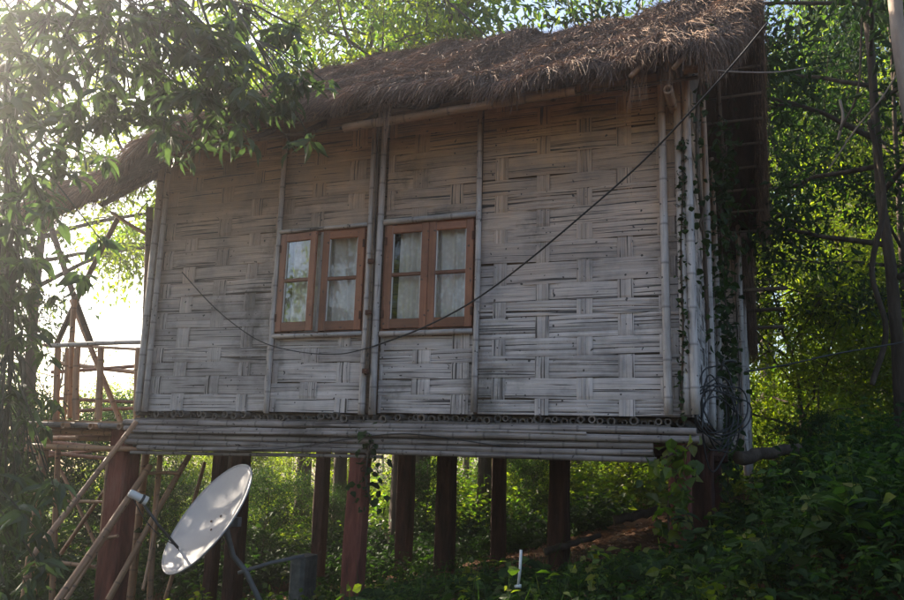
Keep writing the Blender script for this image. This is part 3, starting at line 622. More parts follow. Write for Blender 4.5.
# ------------------------------------------------------------------ satellite dish
dc = at(211, 520, y=-.75); dn = RM@nv((-.65, .66, .39)); du = RM@nv((.72, .69, 0)); du = nv(du-dn*du.dot(dn)); dv = np.cross(dn, du)
ds = empty('satellite_dish', tuple(dc)); tag(ds, 'grey-white satellite dish tilted up on a bent pipe below the hut floor', 'satellite dish')
def dpt(a, b, c): return a*du+b*dv+c*dn
R0, dep, nr, ns = .475, .085, 12, 48
mb = MB(); V = []
for side in (0, 1):
    for i in range(nr+1):
        q = R0*i/nr
        for j in range(ns):
            t = j/ns*2*math.pi; V.append(dpt(q*math.cos(t)*1.02, q*math.sin(t), dep*(q/R0)**2-dep*.5-(.006 if side else 0)))
V = np.array(V); i = np.arange(nr)[:, None]*ns; j = np.arange(ns)[None]; k = (j+1) % ns; f = np.stack([i+j, i+ns+j, i+ns+k, i+k], -1).reshape(-1, 4); N = (nr+1)*ns
e = nr*ns+np.arange(ns); e2 = nr*ns+(np.arange(ns)+1) % ns
mb.add(V, np.concatenate([f, f[:, ::-1]+N, np.stack([e, e+N, e2+N, e2], 1)])); mb.build('reflector', DISHM, ds, True)
mb = MB(); t = np.linspace(0, 2*math.pi, 49); tube(mb, [dpt(R0*1.02*math.cos(a), R0*math.sin(a), dep*.5-.004) for a in t], .0075, 6, cap=False); mb.build('rim', DISHM, ds, True)
bk = dpt(0.05, 0, -dep*.5-.06); lnb = at(138, 497, y=-1.05)-dc; foot = dpt(-.40, .02, -.02); foot = at(178, 548, y=-.80)-dc
mb = MB(); tube(mb, [foot, foot*.5+lnb*.5+dpt(-.01, 0, .0), lnb+nv(foot-lnb)*.06], .012, 6); mb.build('feed_arm', DARKM, ds, True)
ld = nv(np.array(at(146, 501, y=-1.0)-at(126, 491, y=-1.12)))
mb = MB(); tube(mb, [lnb-ld*.075, lnb-ld*.065, lnb+ld*.0, lnb+ld*.04, lnb+ld*.075], [.024, .03, .03, .034, .036], 12); mb.build('feed_horn', LNBM, ds, True)
mb = MB(); tube(mb, [lnb+ld*.025, lnb+ld*.045], .0375, 12); mb.build('clamp', DARKM, ds, True)
for a in (0, 2.1, 4.2):
    mb = MB(); c = dpt(.07*math.cos(a), .07*math.sin(a), -dep*.5+.006); tube(mb, [c, c+dn*.006], .009, 6); mb.build('bolt', RUST, ds)
mb = MB(); tube(mb, smooth_path([lnb-ld*.07, lnb*.8+foot*.2+[0, 0, -.09], lnb*.4+foot*.6+[0, 0, -.07], foot, dpt(-.44, .03, -.1), bk*.5+dpt(-.1, 0, -.15)], 40), .004, 5); mb.build('lead', CABLE, ds, True)
# mount behind the dish and bent pipe down to the ground
pl = np.array([at(262, 606, y=-.45), at(245, 570, y=-.45), at(233, 556, y=-.5), at(228, 536, y=-.6)])-dc
mb = MB(); tube(mb, np.concatenate([pl, [bk]]), .022, 10); mb.build('mast', DISHB, ds, True)
mb = MB(); tube(mb, [at(238, 573, y=-.5)-dc, at(270, 563, y=-.3)-dc, at(304, 556, y=-.1)-dc], .015, 8); mb.build('brace', DISHB, ds, True)
mb = MB(); Rm = np.stack([du, dv, dn], 1); box(mb, dpt(.06, 0, -dep*.5-.03), (.16, .14, .05), Rm); box(mb, dpt(.05, .0, -dep*.5-.075), (.09, .09, .05), Rm); box(mb, at(237, 522, y=-.62)-dc, (.05, .05, .07)); mb.build('bracket', DISHB, ds)

# ------------------------------------------------------------------ cables and small things
def cable(name, pts, r, label, cat='cable', m=CABLE):
    p = smooth_path(pts, 70); mb = MB(); tube(mb, p-p[0], r, 6); o = mb.build(name, m, None, True); o.location = tuple(p[0]); tag(o, label, cat); return o
cable('power_cable', [at(768, 22, y=-.95), at(735, 62, y=-.85), at(690, 112, y=-.7), at(640, 164, y=-.5), at(580, 217, y=-.35), at(520, 267, y=-.22), at(470, 303, y=-.14), at(420, 329, y=-.10), at(372, 347, y=-.10)], .007, 'black cable sagging diagonally from the right eave to the middle batten')
cable('wire', [at(372, 347, y=-.10), at(340, 354, y=-.09), at(300, 352, y=-.08), at(262, 342, y=-.07), at(230, 321, y=-.06), at(205, 298, y=-.05), at(182, 272, y=-.045)], .005, 'thin dark wire drooping across the woven wall below the left window', 'wire')
cable('wire', [at(712, 70, y=-.3), at(740, 72, y=.0), at(775, 72, y=.4), at(805, 68, y=1.0)], .006, 'short pale wire leaving the top right corner of the eave', 'wire', PALEBARK)
cable('wire', [at(745, 372, y=.5), at(790, 364, y=1.0), at(840, 353, y=1.6), at(893, 344, y=2.2), at(960, 330, y=3)], .008, 'dark wire running from the coil on the side wall to the right', 'wire')
cable('wire', [at(236, 450, y=-.13), at(290, 448, y=-.13), at(350, 439, y=-.13), at(410, 434, y=-.12), at(500, 446, y=-.12)], .005, 'thin dark wire tucked along the bamboo edge beams', 'wire')
mb = MB(); c0 = at(722, 408, y=.25)
for q in range(9):
    t = np.linspace(0, 2*math.pi, 40)+q; rx, rz = .15+random.uniform(-.09, .05), .26+random.uniform(-.15, .09); ox, oz = random.uniform(-.06, .05), random.uniform(-.12, .04); ty = random.uniform(-.2, .2)
    tube(mb, [(ox+rx*math.cos(a), .05*math.sin(a*2+q)+ty*.3+.2*math.cos(a), oz+rz*math.sin(a)*(1+.12*math.sin(3*a+q))+.03*math.sin(2*a+q)) for a in t], .006, 5, cap=False)
tube(mb, smooth_path([(.0, 0, .28), (.02, 0, .34), (.05, .15, .37), (.1, .3, .38)], 20), .01, 6)
o = mb.build('cable_coil', CABLE, None, True); o.location = tuple(c0); tag(o, 'tangled coil of black cable hanging by the right corner of the wall', 'cable coil')
p0 = at(518, 588, y=-1.0); p1 = at(521, 550, y=-1.0); mb = MB(); tube(mb, [(0, 0, 0), (p1-p0)*.5+[.004, 0, 0], p1-p0], .009, 8); tube(mb, [(-.02, 0, .008), (.02, 0, .012)], .012, 8); o = mb.build('stake', LNBM, None, True); o.location = tuple(p0); tag(o, 'thin white stake standing in the undergrowth below the hut', 'stake')
x, y = -4.15, .0; g = float(ground(x, y)); mb = MB(); p = at(305, 546, y=.3); bev_box(mb, (0, 0, (p[2]-g-.28)/2), (.15, .26, p[2]-g+.12), 2, .03); o = mb.build('concrete_block', STONE, None); o.location = (p[0], .3, g); tag(o, 'grey concrete block standing upright beside the middle post', 'concrete block')
def log(p0, p1, r, label, name='log', cat='log', m=BARK):
    p0 = np.array(p0); p1 = np.array(p1); mb = MB(); P = np.linspace(0, 1, 12)[:, None]*(p1-p0); P = P+rng.normal(0, r*.12, P.shape); tube(mb, P, r*np.linspace(1, .75, 12), 9, jag=.05); o = mb.build(name, m, None, True); o.location = tuple(p0); tag(o, label, cat)
log(at(738, 458, y=1.3), at(800, 448, y=1.8), .06, 'dark log lying on the bank at the right of the hut')
log(at(615, 520, y=2.6), at(672, 508, y=2.9), .05, 'mossy log lying on the red soil under the hut')
log(at(545, 552, y=1.6), at(600, 535, y=2.0), .035, 'thin branch on the bare soil between the stilts', 'fallen_branch', 'branch')

# ------------------------------------------------------------------ vegetation
def tree_proto(H, R, tr, cb, nl, nsub, per, leaf, spread, seed, upang=(.1, 1.0), droop=.5, wr=.4, sub_len=.42, big=False, wander=.25, bark=BARK, lm=L_MID, name='tree'):
    global rng; sv = rng; rng = np.random.default_rng(seed)
    root = empty(name)
    t = np.linspace(0, 1, 12); w = np.cumsum(rng.normal(0, wander*.3, (12, 2)), axis=0)*t[:, None]
    TP = np.concatenate([w, (t*H*.92-.5)[:, None]], 1); tb = MB(); tube(tb, TP, tr*(1-.78*t)*(1+.35*np.exp(-t*14)), 10, jag=.04)
    LP = []; LD = []
    for i in range(nl):
        h = cb+(1-cb)*(i+rng.random())/nl*.92; b = np.array([np.interp(h, t, TP[:, q]) for q in range(3)])
        az = i*2.4+rng.normal(0, .4); el = rng.uniform(*upang); rel = (h-cb)/(1-cb); ln = R*(.55+.6*math.sin(min(1, rel*.9+.18)*math.pi))*rng.uniform(.75, 1.15)
        d = np.array([math.cos(az)*math.cos(el), math.sin(az)*math.cos(el), math.sin(el)])
        u = np.linspace(0, 1, 8)[:, None]; P = b+d*ln*u+np.array([0, 0, -.16*ln])*u**2+np.cumsum(rng.normal(0, .035*ln, (8, 3)), 0)*u
        r0 = tr*(1-.78*h)*.55; tube(tb, P, r0*(1-.85*u[:, 0])+.006, 6)
        for k in range(nsub):
            q = .3+.7*(k+rng.random())/nsub; pb = np.array([np.interp(q, u[:, 0], P[:, c]) for c in range(3)])
            dd = nv(d*.5+rng.normal(0, .6, 3)+[0, 0, .1]); l2 = R*sub_len*rng.uniform(.5, 1.1); v = np.linspace(0, 1, 5)[:, None]
            Q = pb+dd*l2*v+np.array([0, 0, -.25*l2])*v**2; tube(tb, Q, r0*.3*(1-.8*v[:, 0])+.004, 4)
            m_ = max(1, int(per*rng.uniform(.4, 1.5))); w_ = rng.uniform(.15, 1.05, m_)[:, None]
            pp = pb+dd*l2*w_+np.array([0, 0, -.25*l2])*w_**2+rng.normal(0, spread, (m_, 3))*np.array([1, 1, .7])
            LP.append(pp); LD.append(dd*.35+rng.normal(0, .55, (m_, 3))+[0, 0, -droop])
    LP = np.concatenate(LP); LD = np.concatenate(LD); lb = MB(); leaves(lb, LP, LD, leaf*rng.uniform(.6, 1.35, len(LP)), wr, big=big)
    tb.build('trunk', bark, root, True); lb.build('crown', lm, root)
    rng = sv; return root
def place(root, px, Yd, rz, sc, label, first=False, cat='tree', group=None, x=None):
    X = at(px, 300, y=Yd)[0] if x is None else x; loc = (X, Yd, float(ground(X, Yd)))
    o = root if first else copy_tree(root, loc, rz, sc)
    if first: o.location = loc; o.rotation_euler = (0, 0, rz); o.scale = (sc,)*3 if not hasattr(sc, '__len__') else sc
    tag(o, label, cat, group); return o

G_F = 'forest trees behind the hut'
G_L = 'broadleaf trees left of the hut'
T_A = tree_proto(11, 3.2, .17, .38, 16, 8, 110, .16, .27, 1, name='forest_tree')
T_B = tree_proto(9, 2.6, .12, .30, 16, 8, 95, .14, .26, 2, lm=L_YEL, name='forest_tree')
T_C = tree_proto(12, 3.0, .085, .25, 18, 8, 120, .15, .30, 3, lm=L_DARK, name='forest_tree')
T_D = tree_proto(5, 1.9, .06, .08, 16, 8, 110, .12, .24, 4, lm=L_YEL, droop=.3, name='leafy_sapling')
T_H = tree_proto(5, 1.9, .05, .08, 16, 8, 100, .10, .24, 24, lm=L_DARK, droop=.3, name='leafy_sapling')  # darker-leaved copy of the sapling; its colour stands in for shade
T_G = tree_proto(11, 3.1, .15, .52, 14, 7, 105, .14, .26, 14, lm=L_YEL, name='forest_tree')
T_E = tree_proto(10, 2.8, .11, .35, 11, 5, 26, .12, .22, 5, lm=L_MID, wander=.5, name='thin_tree')
# right-hand side
place(T_C, 890, 4.6, .4, .95, 'dark leafy tree nearest the right edge of the photo', True, group=G_F)
place(T_C, 905, 9.0, 1.2, .9, 'dark leafy tree with thin trunk behind the pale leaning trunk', group=G_F)
place(T_C, 0, 3.2, 4.0, .75, 'unseen dark leafy tree added outside the right edge to shade the slope', group=G_F, x=4.6)  # out-of-view tree added to cut the sky light from the right
place(T_B, 838, 13.5, 0, 1.0, 'sunlit yellow-green tree right of the hut', True, group=G_F)
place(T_A, 925, 14, 2.2, 1.25, 'tall forest tree reaching the top right corner', True, group=G_F)
place(T_B, 880, 19, 2.4, 1.3, 'yellow-green tree far back near the right edge', group=G_F)
place(T_D, 800, 9.0, 0, .95, 'bright leafy sapling close to the annex at the right', True, group=G_F)
place(T_D, 850, 10.5, 2, .9, 'bright leafy sapling at the foot of the yellow-green tree', group=G_F)
place(T_D, 900, 9, 4, .8, 'bushy sapling low at the right edge', group=G_F)
place(T_C, 800, 22, 3.0, 1.35, 'tall dark tree rising far behind the annex', group=G_F)
place(T_A, 765, 24, 4.0, 1.7, 'tall tree whose crown shows over the roof corner at the right', group=G_F)
# behind the roof
place(T_A, 425, 8.5, .9, 1.3, 'tree with upright trunk above the middle of the roof', group=G_F)
place(T_E, 350, 7.5, 3.9, 1.35, 'sparse tree with forking branches above the left part of the roof', True, group=G_F)
place(T_E, 575, 12, 1.9, 1.5, 'thin tree peeking above the right part of the roof', group=G_F)
place(T_B, 490, 8.2, 5.0, 1.2, 'sunlit tree behind the upright trunk above the roof', group=G_F)
place(T_A, 315, 10, 2.0, 1.15, 'airy tree filling the gap behind the forking branches', group=G_F)
place(T_G, 240, 5.2, .7, 1.0, 'yellow-green tree glowing behind the left end of the roof', True, group=G_F)
place(T_G, 40, 5.0, 3.7, 1.05, 'tall yellow-green tree in the top left behind the hanging leaves', group=G_F)
place(T_B, 130, 11, 1.7, .62, 'low yellow-green tree beyond the porch railing', group=G_F)
place(T_E, 60, 9, 2.7, .7, 'feathery thin tree against the white sky beyond the porch', group=G_F)
place(T_C, -110, 4.5, 2.7, .9, 'dark leafy tree at the left edge beyond the porch', group=G_L)
place(T_C, -130, 1.5, .7, .75, 'dark leafy tree filling the left edge of the photo', group=G_L)
place(T_C, -45, 3.5, 1.2, .6, 'small dark tree low at the left edge beside the porch', group=G_L)
place(T_C, 30, 7.0, 3.2, .36, 'small dark tree behind the porch railing', group=G_L)
place(T_C, -20, 13, .2, .6, 'far dark tree low at the left edge', group=G_L)
for px, Yd, s_, pr, rz, lab in ((575, 32, 1.1, T_C, 0, 'far-off dark tree closing the view between the two right-hand stilts'), (470, 38, 1.1, T_C, 1, 'far-off dark tree closing the view between the two black middle stilts'),
        (390, 34, 1.0, T_C, 2, 'far-off dark tree closing the view just right of the red middle post'), (290, 30, 1.0, T_C, 3, 'far-off dark tree closing the view between the dish and the middle post'),
        (200, 36, 1.0, T_C, 4, 'far-off dark tree low behind the satellite dish'), (815, 32, 1.4, T_C, 5, 'far-off dark tree filling the gap right of the hut'), (893, 28, 1.3, T_C, 6, 'far-off dark tree low at the right edge')):
    place(pr, px, Yd, rz, s_, lab, group=G_F)
# background seen between the stilts
for k, (px, Yd, rz, scl, lab) in enumerate((
    (265, 9, .3, .62, 'sapling between the stilts right of the dish'), (345, 11, 1.5, .66, 'sapling glimpsed between the second pair of stilts'),
    (430, 12.5, 2.6, .6, 'sapling glimpsed under the middle of the floor'), (525, 9.5, 3.5, .55, 'bright sapling seen under the hut right of the middle'),
    (625, 9.0, 4.4, .55, 'bright sapling low under the right end of the hut'), (180, 8, 5.2, .6, 'sapling behind the stair and the left stilts'))):
    place(T_D, px, Yd, rz, scl, lab, group=G_F)
for k, (px, Yd, rz, proto, scl, lab) in enumerate((
    (300, 18, 1, T_E, 1, 'far dark tree seen under the floor left of the middle post'), (400, 21, 2, T_C, 1.1, 'far dark tree seen under the middle of the floor'),
    (470, 17, 3, T_E, 1, 'far thin trunk seen under the floor right of the middle post'), (510, 16, 4, T_E, .9, 'far thin trunk between the two dark stilts'),
    (600, 20, 5, T_E, 1, 'far slim tree behind the right-hand stilts'), (360, 15, 0, T_E, .8, 'thin trunk seen just left of the middle of the floor'),
    (240, 22, 2.2, T_E, 1.1, 'far tree behind the dish'), (150, 26, 3.1, T_E, .9, 'far tree low behind the porch'))):
    place(proto, px, Yd, rz, scl, lab, group=G_F)
place(T_H, 280, 6.2, .5, .42, 'dark bushy sapling in shade just right of the dish', True, group=G_F)
place(T_H, 432, 7.0, 1.8, .36, 'dark bushy sapling in shade between the two middle stilts', group=G_F)
place(T_H, 535, 7.4, 2.9, .30, 'low dark bush in shade between the two right stilts', group=G_F)
place(T_H, 345, 6.5, 3.6, .30, 'low dark bush in shade left of the red middle post', group=G_F)
place(T_H, 62, 6.0, .3, .88, 'dark bush behind the left half of the porch railing', group=G_L)
place(T_H, 128, 7.5, 2.3, .92, 'dark bush behind the porch railing beside the wall corner', group=G_L)
place(T_H, 20, 3.0, 3.3, .7, 'dark bush at the left edge below the porch floor', group=G_L)
place(T_H, 175, 5.5, 4.6, .5, 'dark bush in shade behind the stair', group=G_F)
place(T_H, 800, 5.2, .9, .25, 'dark bush on the bank right of the annex', group=G_F)
# round trunk just behind the stilts, warm light on its bark
p = at(401, 500, y=6.2); T_F = tree_proto(10, 2.6, .17, .5, 10, 6, 70, .16, .26, 8, wander=.1, name='forest_tree'); T_F.location = (p[0], 6.2, float(ground(p[0], 6.2))); tag(T_F, 'tree with thick brown trunk just behind the stilts under the hut', 'tree', G_F)

# near tree hanging in from the left: large pendant leaves in whorls
def near_tree():
    global rng; sv = rng; rng = np.random.default_rng(21)
    base = np.array([-8.3, -1.2, 0.0]); base[2] = float(ground(base[0], base[1])); root = empty('broadleaf_tree', tuple(base))
    tag(root, 'shady broadleaf tree hanging large drooping leaves over the left of the roof', 'tree')
    tb = MB(); lb = MB(); tw = np.linspace(0, 1, 10)[:, None]; TP = tw*np.array([.5, -.2, 7.2])+np.array([0, 0, -.4])+rng.normal(0, .05, (10, 3)); tube(tb, TP, .24*(1-.7*tw[:, 0]), 12, jag=.04)
    def top(px, py, y): return at(px, py, y=y)-base
    tips = []
    # (pixel, depth) aims: the hanging branch ends the photo shows
    aims = [(20, 20, -2.2), (60, 40, -2.0), (110, 30, -1.8), (150, 60, -1.6), (190, 45, -1.6), (230, 70, -1.4), (265, 95, -1.3), (283, 98, -1.3), (240, 110, -1.3), (215, 90, -1.4), (180, 95, -1.5), (130, 95, -1.7),
            (95, 90, -1.9), (50, 95, -2.0), (20, 80, -2.2), (25, 140, -2.2), (20, 175, -2.0), (15, 210, -2.2), (5, 245, -1.9), (-5, 290, -2.1), (55, 130, -2), (275, 45, -1.0), (200, 15, -1.2), (250, 15, -1.1), (150, 20, -1.5),
            (90, 10, -1.8), (-20, 340, -2.0), (-10, 395, -1.9), (-5, 460, -2.0), (5, 500, -1.8), (0, 540, -1.9), (165, 125, -1.4), (200, 125, -1.4), (5, 590, -1.9), (22, 300, -.4), (10, 350, -.3), (20, 400, -.3), (8, 450, -.4), (28, 480, -.3), (12, 520, -.4), (22, 560, -.3), (10, 260, -.5), (30, 225, -.3), (170, 60, -1.2), (20, 40, -1.3)]
    prev = []
    for px, py, yy in aims:
        e = top(px, py, yy); h = np.clip(e[2]+1.2+rng.random()*.6, .8, 6.6); b = np.array([np.interp(h, TP[:, 2], TP[:, c]) for c in range(3)])
        if prev and len(prev) % 5: b = min(prev, key=lambda Q: np.linalg.norm(Q[-1]-e))[4]
        u = np.linspace(0, 1, 9)[:, None]; P = b+(e-b)*u+np.array([0, 0, .5])*np.sin(u*math.pi)*(1-u*.3)+np.cumsum(rng.normal(0, .02, (9, 3)), 0)*np.sin(u*math.pi); tube(tb, P, .02*(1-.85*u[:, 0])+.003, 6); prev.append(P)
        for k in range(8):
            q = e+rng.normal(0, 1, 3)*np.array([.21, .22, .13]); sp = P[6]; tube(tb, [sp, (sp+q)/2+[0, 0, .05], q], [.008, .006, .004], 4)
            m_ = rng.integers(7, 12); az = rng.random()*6+np.arange(m_)*2.4; el = rng.uniform(-1.15, -.1, m_)
            D = np.stack([np.cos(az)*np.cos(el), np.sin(az)*np.cos(el), np.sin(el)], 1); st = q+rng.normal(0, .025, (m_, 3)); leaves(lb, st, D, rng.uniform(.11, .21, m_), .34, big=True)
    tb.build('trunk', TWIG, root, True); lb.build('crown', L_NEAR, root); rng = sv
near_tree()

# creepers
def creeper(name, pts, n, spread, leaf, m, label, stem=.008):
    P = smooth_path(pts, 40); base = P[0].copy(); root = empty(name, tuple(base)); tb = MB(); tube(tb, P-base, stem, 6); tube(tb, P-base+rng.normal(0, 1, P.shape)*np.array(spread)*.25, stem*.7, 5)
    i = rng.integers(0, 40, n); q = P[i]-base+rng.normal(0, 1, (n, 3))*np.array(spread); lb = MB()
    D = rng.normal(0, .6, (n, 3))+[0, -.4, -.5]; leaves(lb, q, D, leaf*rng.uniform(.6, 1.3, n), .85, .03, big=True)
    tb.build('stem', BARK, root, True); lb.build('foliage', m, root); tag(root, label, 'creeper')
creeper('creeper', [at(672, 548, y=-.12), at(668, 510, y=-.1), at(676, 480, y=-.1), at(664, 462, y=-.12), at(684, 446, y=-.1)], 130, (.085, .06, .10), .10, L_MID, 'green creeper with lobed leaves climbing the right corner post')
creeper('creeper', [at(372, 505, y=-.12), at(366, 480, y=-.12), at(368, 455, y=-.12), at(370, 440, y=-.12)], 60, (.07, .03, .08), .07, L_DARK, 'small dark creeper at the head of the middle post')
creeper('creeper', [at(681, 410, y=-.08), at(683, 330, y=-.08), at(681, 250, y=-.08), at(683, 180, y=-.08), at(682, 140, y=-.08)], 260, (.018, .015, .03), .04, L_DARK, 'narrow dark creeper between the corner poles of the front wall')
creeper('creeper', [(-.33, 2.9, -.3), (-.3, 3.0, .6), (-.28, 2.8, 1.5), (-.3, 2.7, 2.6), (-.2, 2.6, 3.4)], 800, (.06, .42, .22), .09, L_DARK, 'dense dark creeper covering the side wall of the hut')
creeper('creeper', [(-.2, .2, 3.3), (-.33, .1, 2.9), (-.36, .0, 2.3), (-.34, .2, 1.6), (-.34, .3, .9)], 110, (.03, .08, .08), .06, L_DARK, 'twisting creeper stem hanging from the right roof corner', .014)
# pale trunk at the top right corner
p = at(897, 30, y=1.0); b = np.array([p[0]+.3, 1.0, float(ground(p[0]+.3, 1.0))]); q = np.array(at(885, -60, y=1.0)); 
ptr = empty('pale_tree', tuple(b)); tag(ptr, 'pale leaning trunk cut by the top right corner of the photo', 'tree')
mb = MB(); P = smooth_path([b, (b+at(914, 120, y=1.0)*3)/4, at(912, 120, y=1.0), at(899, 40, y=1.0), q, q+[-.3, 0, 1.5]], 30); tube(mb, P-b, np.linspace(.075, .045, 30), 10, jag=.04); mb.build('trunk', PALEBARK, ptr, True)
n = 700; lb = MB(); e = q+[-.4, 0, 2.0]-b; leaves(lb, e+rng.normal(0, .7, (n, 3)), rng.normal(0, .6, (n, 3))+[0, 0, -.4], .14); lb.build('crown', L_MID, ptr)
# lianas in the right-hand trees
cable('liana', [at(840, 130, y=3), at(858, 90, y=3.0), at(862, 20, y=3.2), at(870, -40, y=3.2)], .012, 'thin hanging liana in the trees right of the roof', 'liana', BARK)
cable('liana', [at(828, 170, y=3), at(855, 130, y=3), at(880, 100, y=3.0), at(900, 70, y=3.2)], .009, 'slanting liana crossing the dark foliage at the right', 'liana', PALEBARK)
cable('liana', [at(838, 140, y=3.4), at(843, 118, y=3.4), at(840, 100, y=3.5)], .016, 'short pale stem in the right-hand trees', 'liana', PALEBARK)
cable('liana', [at(872, 385, y=3.8), at(886, 330, y=3.9), at(872, 270, y=4), at(884, 200, y=4.1), at(870, 120, y=4.1)], .03, 'curving dark vine trunk near the right edge', 'liana', BARK)

# understorey: plants too many to count
def under(name, n_plants, region, leaf, hgt, m, per=16, keep=None, seed=1, wr=.5, big=False):
    r = np.random.default_rng(seed); x = r.uniform(region[0], region[1], n_plants); y = r.uniform(region[2], region[3], n_plants)
    if keep is not None: k = keep(x, y, r.random(n_plants)); x, y = x[k], y[k]
    n = len(x); hh = hgt*r.uniform(.35, 1.25, n)*(.75+.35*np.sin(x*1.3+y)*np.sin(y*1.9))*np.where((x > -3.4) & (x < .2) & (y > -1.5) & (y < 4), .45, 1); i = np.repeat(np.arange(n), per); t = r.uniform(.15, 1, n*per)
    ln = r.normal(0, .25, (n, 2)); P = np.stack([x[i]+ln[i, 0]*hh[i]*t+r.normal(0, leaf*.7, n*per), y[i]+ln[i, 1]*hh[i]*t+r.normal(0, leaf*.7, n*per), ground(x[i], y[i])+hh[i]*t], 1)
    az = r.uniform(0, 6.3, n*per); el = r.uniform(-.7, .5, n*per); D = np.stack([np.cos(az)*np.cos(el), np.sin(az)*np.cos(el), np.sin(el)], 1)
    mb = MB(); leaves(mb, P, D, leaf*r.uniform(.5, 1.4, n*per), wr, .08, big=big)
    V0 = np.stack([x, y, ground(x, y)], 1); V1 = V0+np.stack([ln[:, 0]*hh, ln[:, 1]*hh, hh], 1); w = np.array([.004, 0, 0]); k = np.arange(n)[:, None]*4
    mb.add(np.stack([V0-w, V0+w, V1+w*.3, V1-w*.3], 1), k+np.array([[0, 1, 2, 3]]))
    o = mb.build(name, m); tag(o, kind='stuff'); return o
hutzone = lambda x, y: (x > -5.6) & (x < -.3) & (y > .4) & (y < 4.6)
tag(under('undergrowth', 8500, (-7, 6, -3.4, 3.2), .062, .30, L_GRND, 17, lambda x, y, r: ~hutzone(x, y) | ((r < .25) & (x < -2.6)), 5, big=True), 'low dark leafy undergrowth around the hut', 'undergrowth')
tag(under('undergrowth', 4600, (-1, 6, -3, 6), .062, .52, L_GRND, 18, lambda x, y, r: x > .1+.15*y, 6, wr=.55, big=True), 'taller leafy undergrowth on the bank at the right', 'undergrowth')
tag(under('undergrowth', 2600, (-9, 4, 4.6, 7.2), .09, .5, L_DARK, 16, lambda x, y, r: ~((x > -2) & (x < 0)), 17, big=True), 'shaded green undergrowth just behind the stilts', 'undergrowth')  # darker leaves put the shade behind the stilts into the colour
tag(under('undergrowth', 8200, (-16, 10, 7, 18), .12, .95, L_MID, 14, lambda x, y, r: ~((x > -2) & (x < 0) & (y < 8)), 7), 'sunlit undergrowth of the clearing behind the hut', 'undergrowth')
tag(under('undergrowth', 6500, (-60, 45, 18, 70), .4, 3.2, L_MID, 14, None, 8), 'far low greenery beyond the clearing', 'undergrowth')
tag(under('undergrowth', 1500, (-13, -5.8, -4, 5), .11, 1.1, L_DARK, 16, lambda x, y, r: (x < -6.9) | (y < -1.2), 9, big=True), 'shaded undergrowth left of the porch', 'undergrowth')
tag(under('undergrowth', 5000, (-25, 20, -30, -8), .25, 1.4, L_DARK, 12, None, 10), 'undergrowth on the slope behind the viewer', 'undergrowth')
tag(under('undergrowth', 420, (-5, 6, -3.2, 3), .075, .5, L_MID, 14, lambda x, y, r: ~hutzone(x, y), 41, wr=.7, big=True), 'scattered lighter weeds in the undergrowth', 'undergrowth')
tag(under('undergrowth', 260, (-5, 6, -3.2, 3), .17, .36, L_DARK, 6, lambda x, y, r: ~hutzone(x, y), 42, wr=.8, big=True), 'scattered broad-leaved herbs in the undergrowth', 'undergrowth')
n = 8000; x = rng.uniform(-6, 1.5, n); y = rng.uniform(-2.5, 5, n); mb = MB(); a = rng.uniform(0, 6.3, n); leaves(mb, np.stack([x, y, ground(x, y)+.012], 1), np.stack([np.cos(a), np.sin(a), rng.normal(0, .15, n)], 1), rng.uniform(.03, .09, n), .5); tag(mb.build('leaf_litter', L_DRY), 'dry brown leaves strewn on the soil under the hut', 'leaf litter', kind='stuff')

# grass blades among the broad leaves
r_ = np.random.default_rng(31); n = 9000; x = r_.uniform(-6.5, 6, n); y = r_.uniform(-3.4, 3, n); k = (~hutzone(x, y)) & (np.sin(x*2.1)*np.sin(y*1.7+1)+r_.normal(0, .5, n) > .1); x = x[k]; y = y[k]; n = len(x); mb = MB()
strands(mb, np.stack([x, y, ground(x, y)], 1), np.stack([r_.normal(0, .35, n), r_.normal(0, .35, n), np.ones(n)], 1), r_.uniform(.15, .45, n), .004, .25)
tag(mb.build('grass', L_GRND), 'thin grass blades among the dark undergrowth', 'grass', kind='stuff')
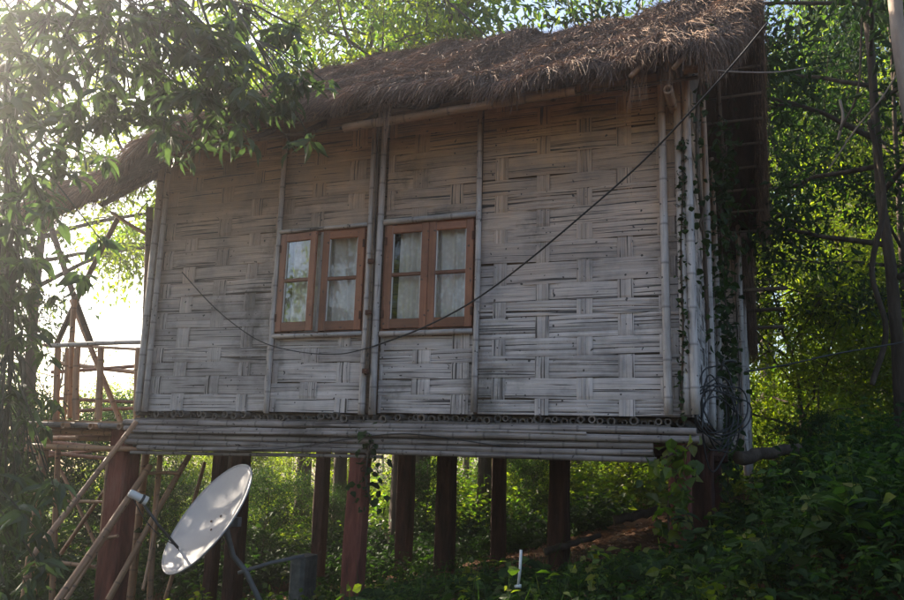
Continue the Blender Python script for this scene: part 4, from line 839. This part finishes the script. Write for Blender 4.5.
# individual small plants in front
def plant(px, py, yy, h, nl, leaf, m, label, name='leafy_plant'):
    p = at(px, py, y=yy); g = float(ground(p[0], yy)); root = empty(name, (p[0], yy, g)); H = max(h, p[2]-g); tb = MB(); lb = MB()
    for k in range(3):
        e = np.array([rng.normal(0, .08), rng.normal(0, .08), H*rng.uniform(.75, 1)]); P = np.linspace(0, 1, 6)[:, None]*e; P[:, 0] += .03*np.sin(np.linspace(0, 3, 6)); tube(tb, P, np.linspace(.008, .003, 6), 5)
        i = rng.uniform(.3, 1, nl)[:, None]; az = rng.uniform(0, 6.3, nl); el = rng.uniform(-.5, .6, nl); leaves(lb, e*i, np.stack([np.cos(az)*np.cos(el), np.sin(az)*np.cos(el), np.sin(el)], 1), leaf*rng.uniform(.6, 1.2, nl), .5, big=True)
    tb.build('stem', L_GRND, root, True); lb.build('foliage', m, root); tag(root, label, 'plant')
plant(175, 590, -1.1, .5, 18, .09, L_YEL, 'light green leafy plant below the satellite dish')
plant(205, 582, -1.0, .5, 22, .08, L_YEL, 'bright leafy plant under the lower rim of the dish, right of its neighbour')
plant(414, 578, -1.0, .3, 12, .05, L_GRND, 'small pale-tipped weed right of the middle post')
plant(630, 400, -.0, 0, 1, .01, L_GRND, 'x') if False else None
plant(745, 590, -1.6, .4, 16, .1, L_GRND, 'broad-leaved plant in the dark undergrowth near the bottom right')
plant(772, 540, -1.0, .5, 16, .07, L_GRND, 'upright weed on the dark slope right of the corner post')
plant(860, 560, -1.5, .4, 20, .13, L_GRND, 'large-leaved plant on the slope in the bottom right corner')
plant(705, 530, -.5, .4, 14, .13, L_DARK, 'broad dark-leaved plant at the foot of the corner post')
# trees on the slope behind the viewer: they shade the clearing and show in the window glass
for x, y, pr, s_, rz, lab in ((-7.5, -13, T_C, .8, 1, 'dense dark tree behind the viewer, nearest the windows'), (-3.5, -17, T_A, .9, 2, 'tall tree behind the viewer'), (5, -13, T_A, 1, 3, 'tree behind the viewer to the right'),
                       (-13, -13, T_A, .9, 4, 'tree behind the viewer far to the left'), (-10.5, -18, T_B, 1.0, 5, 'light green tree behind the viewer')):
    place(pr, 0, y, rz, s_, lab, x=x, group='trees behind the viewer')

# ------------------------------------------------------------------ haze
def haze():
    m = bpy.data.materials.new('haze'); m.use_nodes = True; n = m.node_tree.nodes; l = m.node_tree.links; n.remove(n['Principled BSDF'])
    v = n.new('ShaderNodeVolumePrincipled'); v.inputs['Color'].default_value = (.95, .95, 1, 1); v.inputs['Density'].default_value = HAZE; v.inputs['Anisotropy'].default_value = .85
    l.new(v.outputs[0], n['Material Output'].inputs['Volume'])
    mb = MB(); box(mb, (0, 20, 4), (166, 144, 44)); o = mb.build('haze', m); tag(o, kind='stuff')
HAZE = .0036
haze()
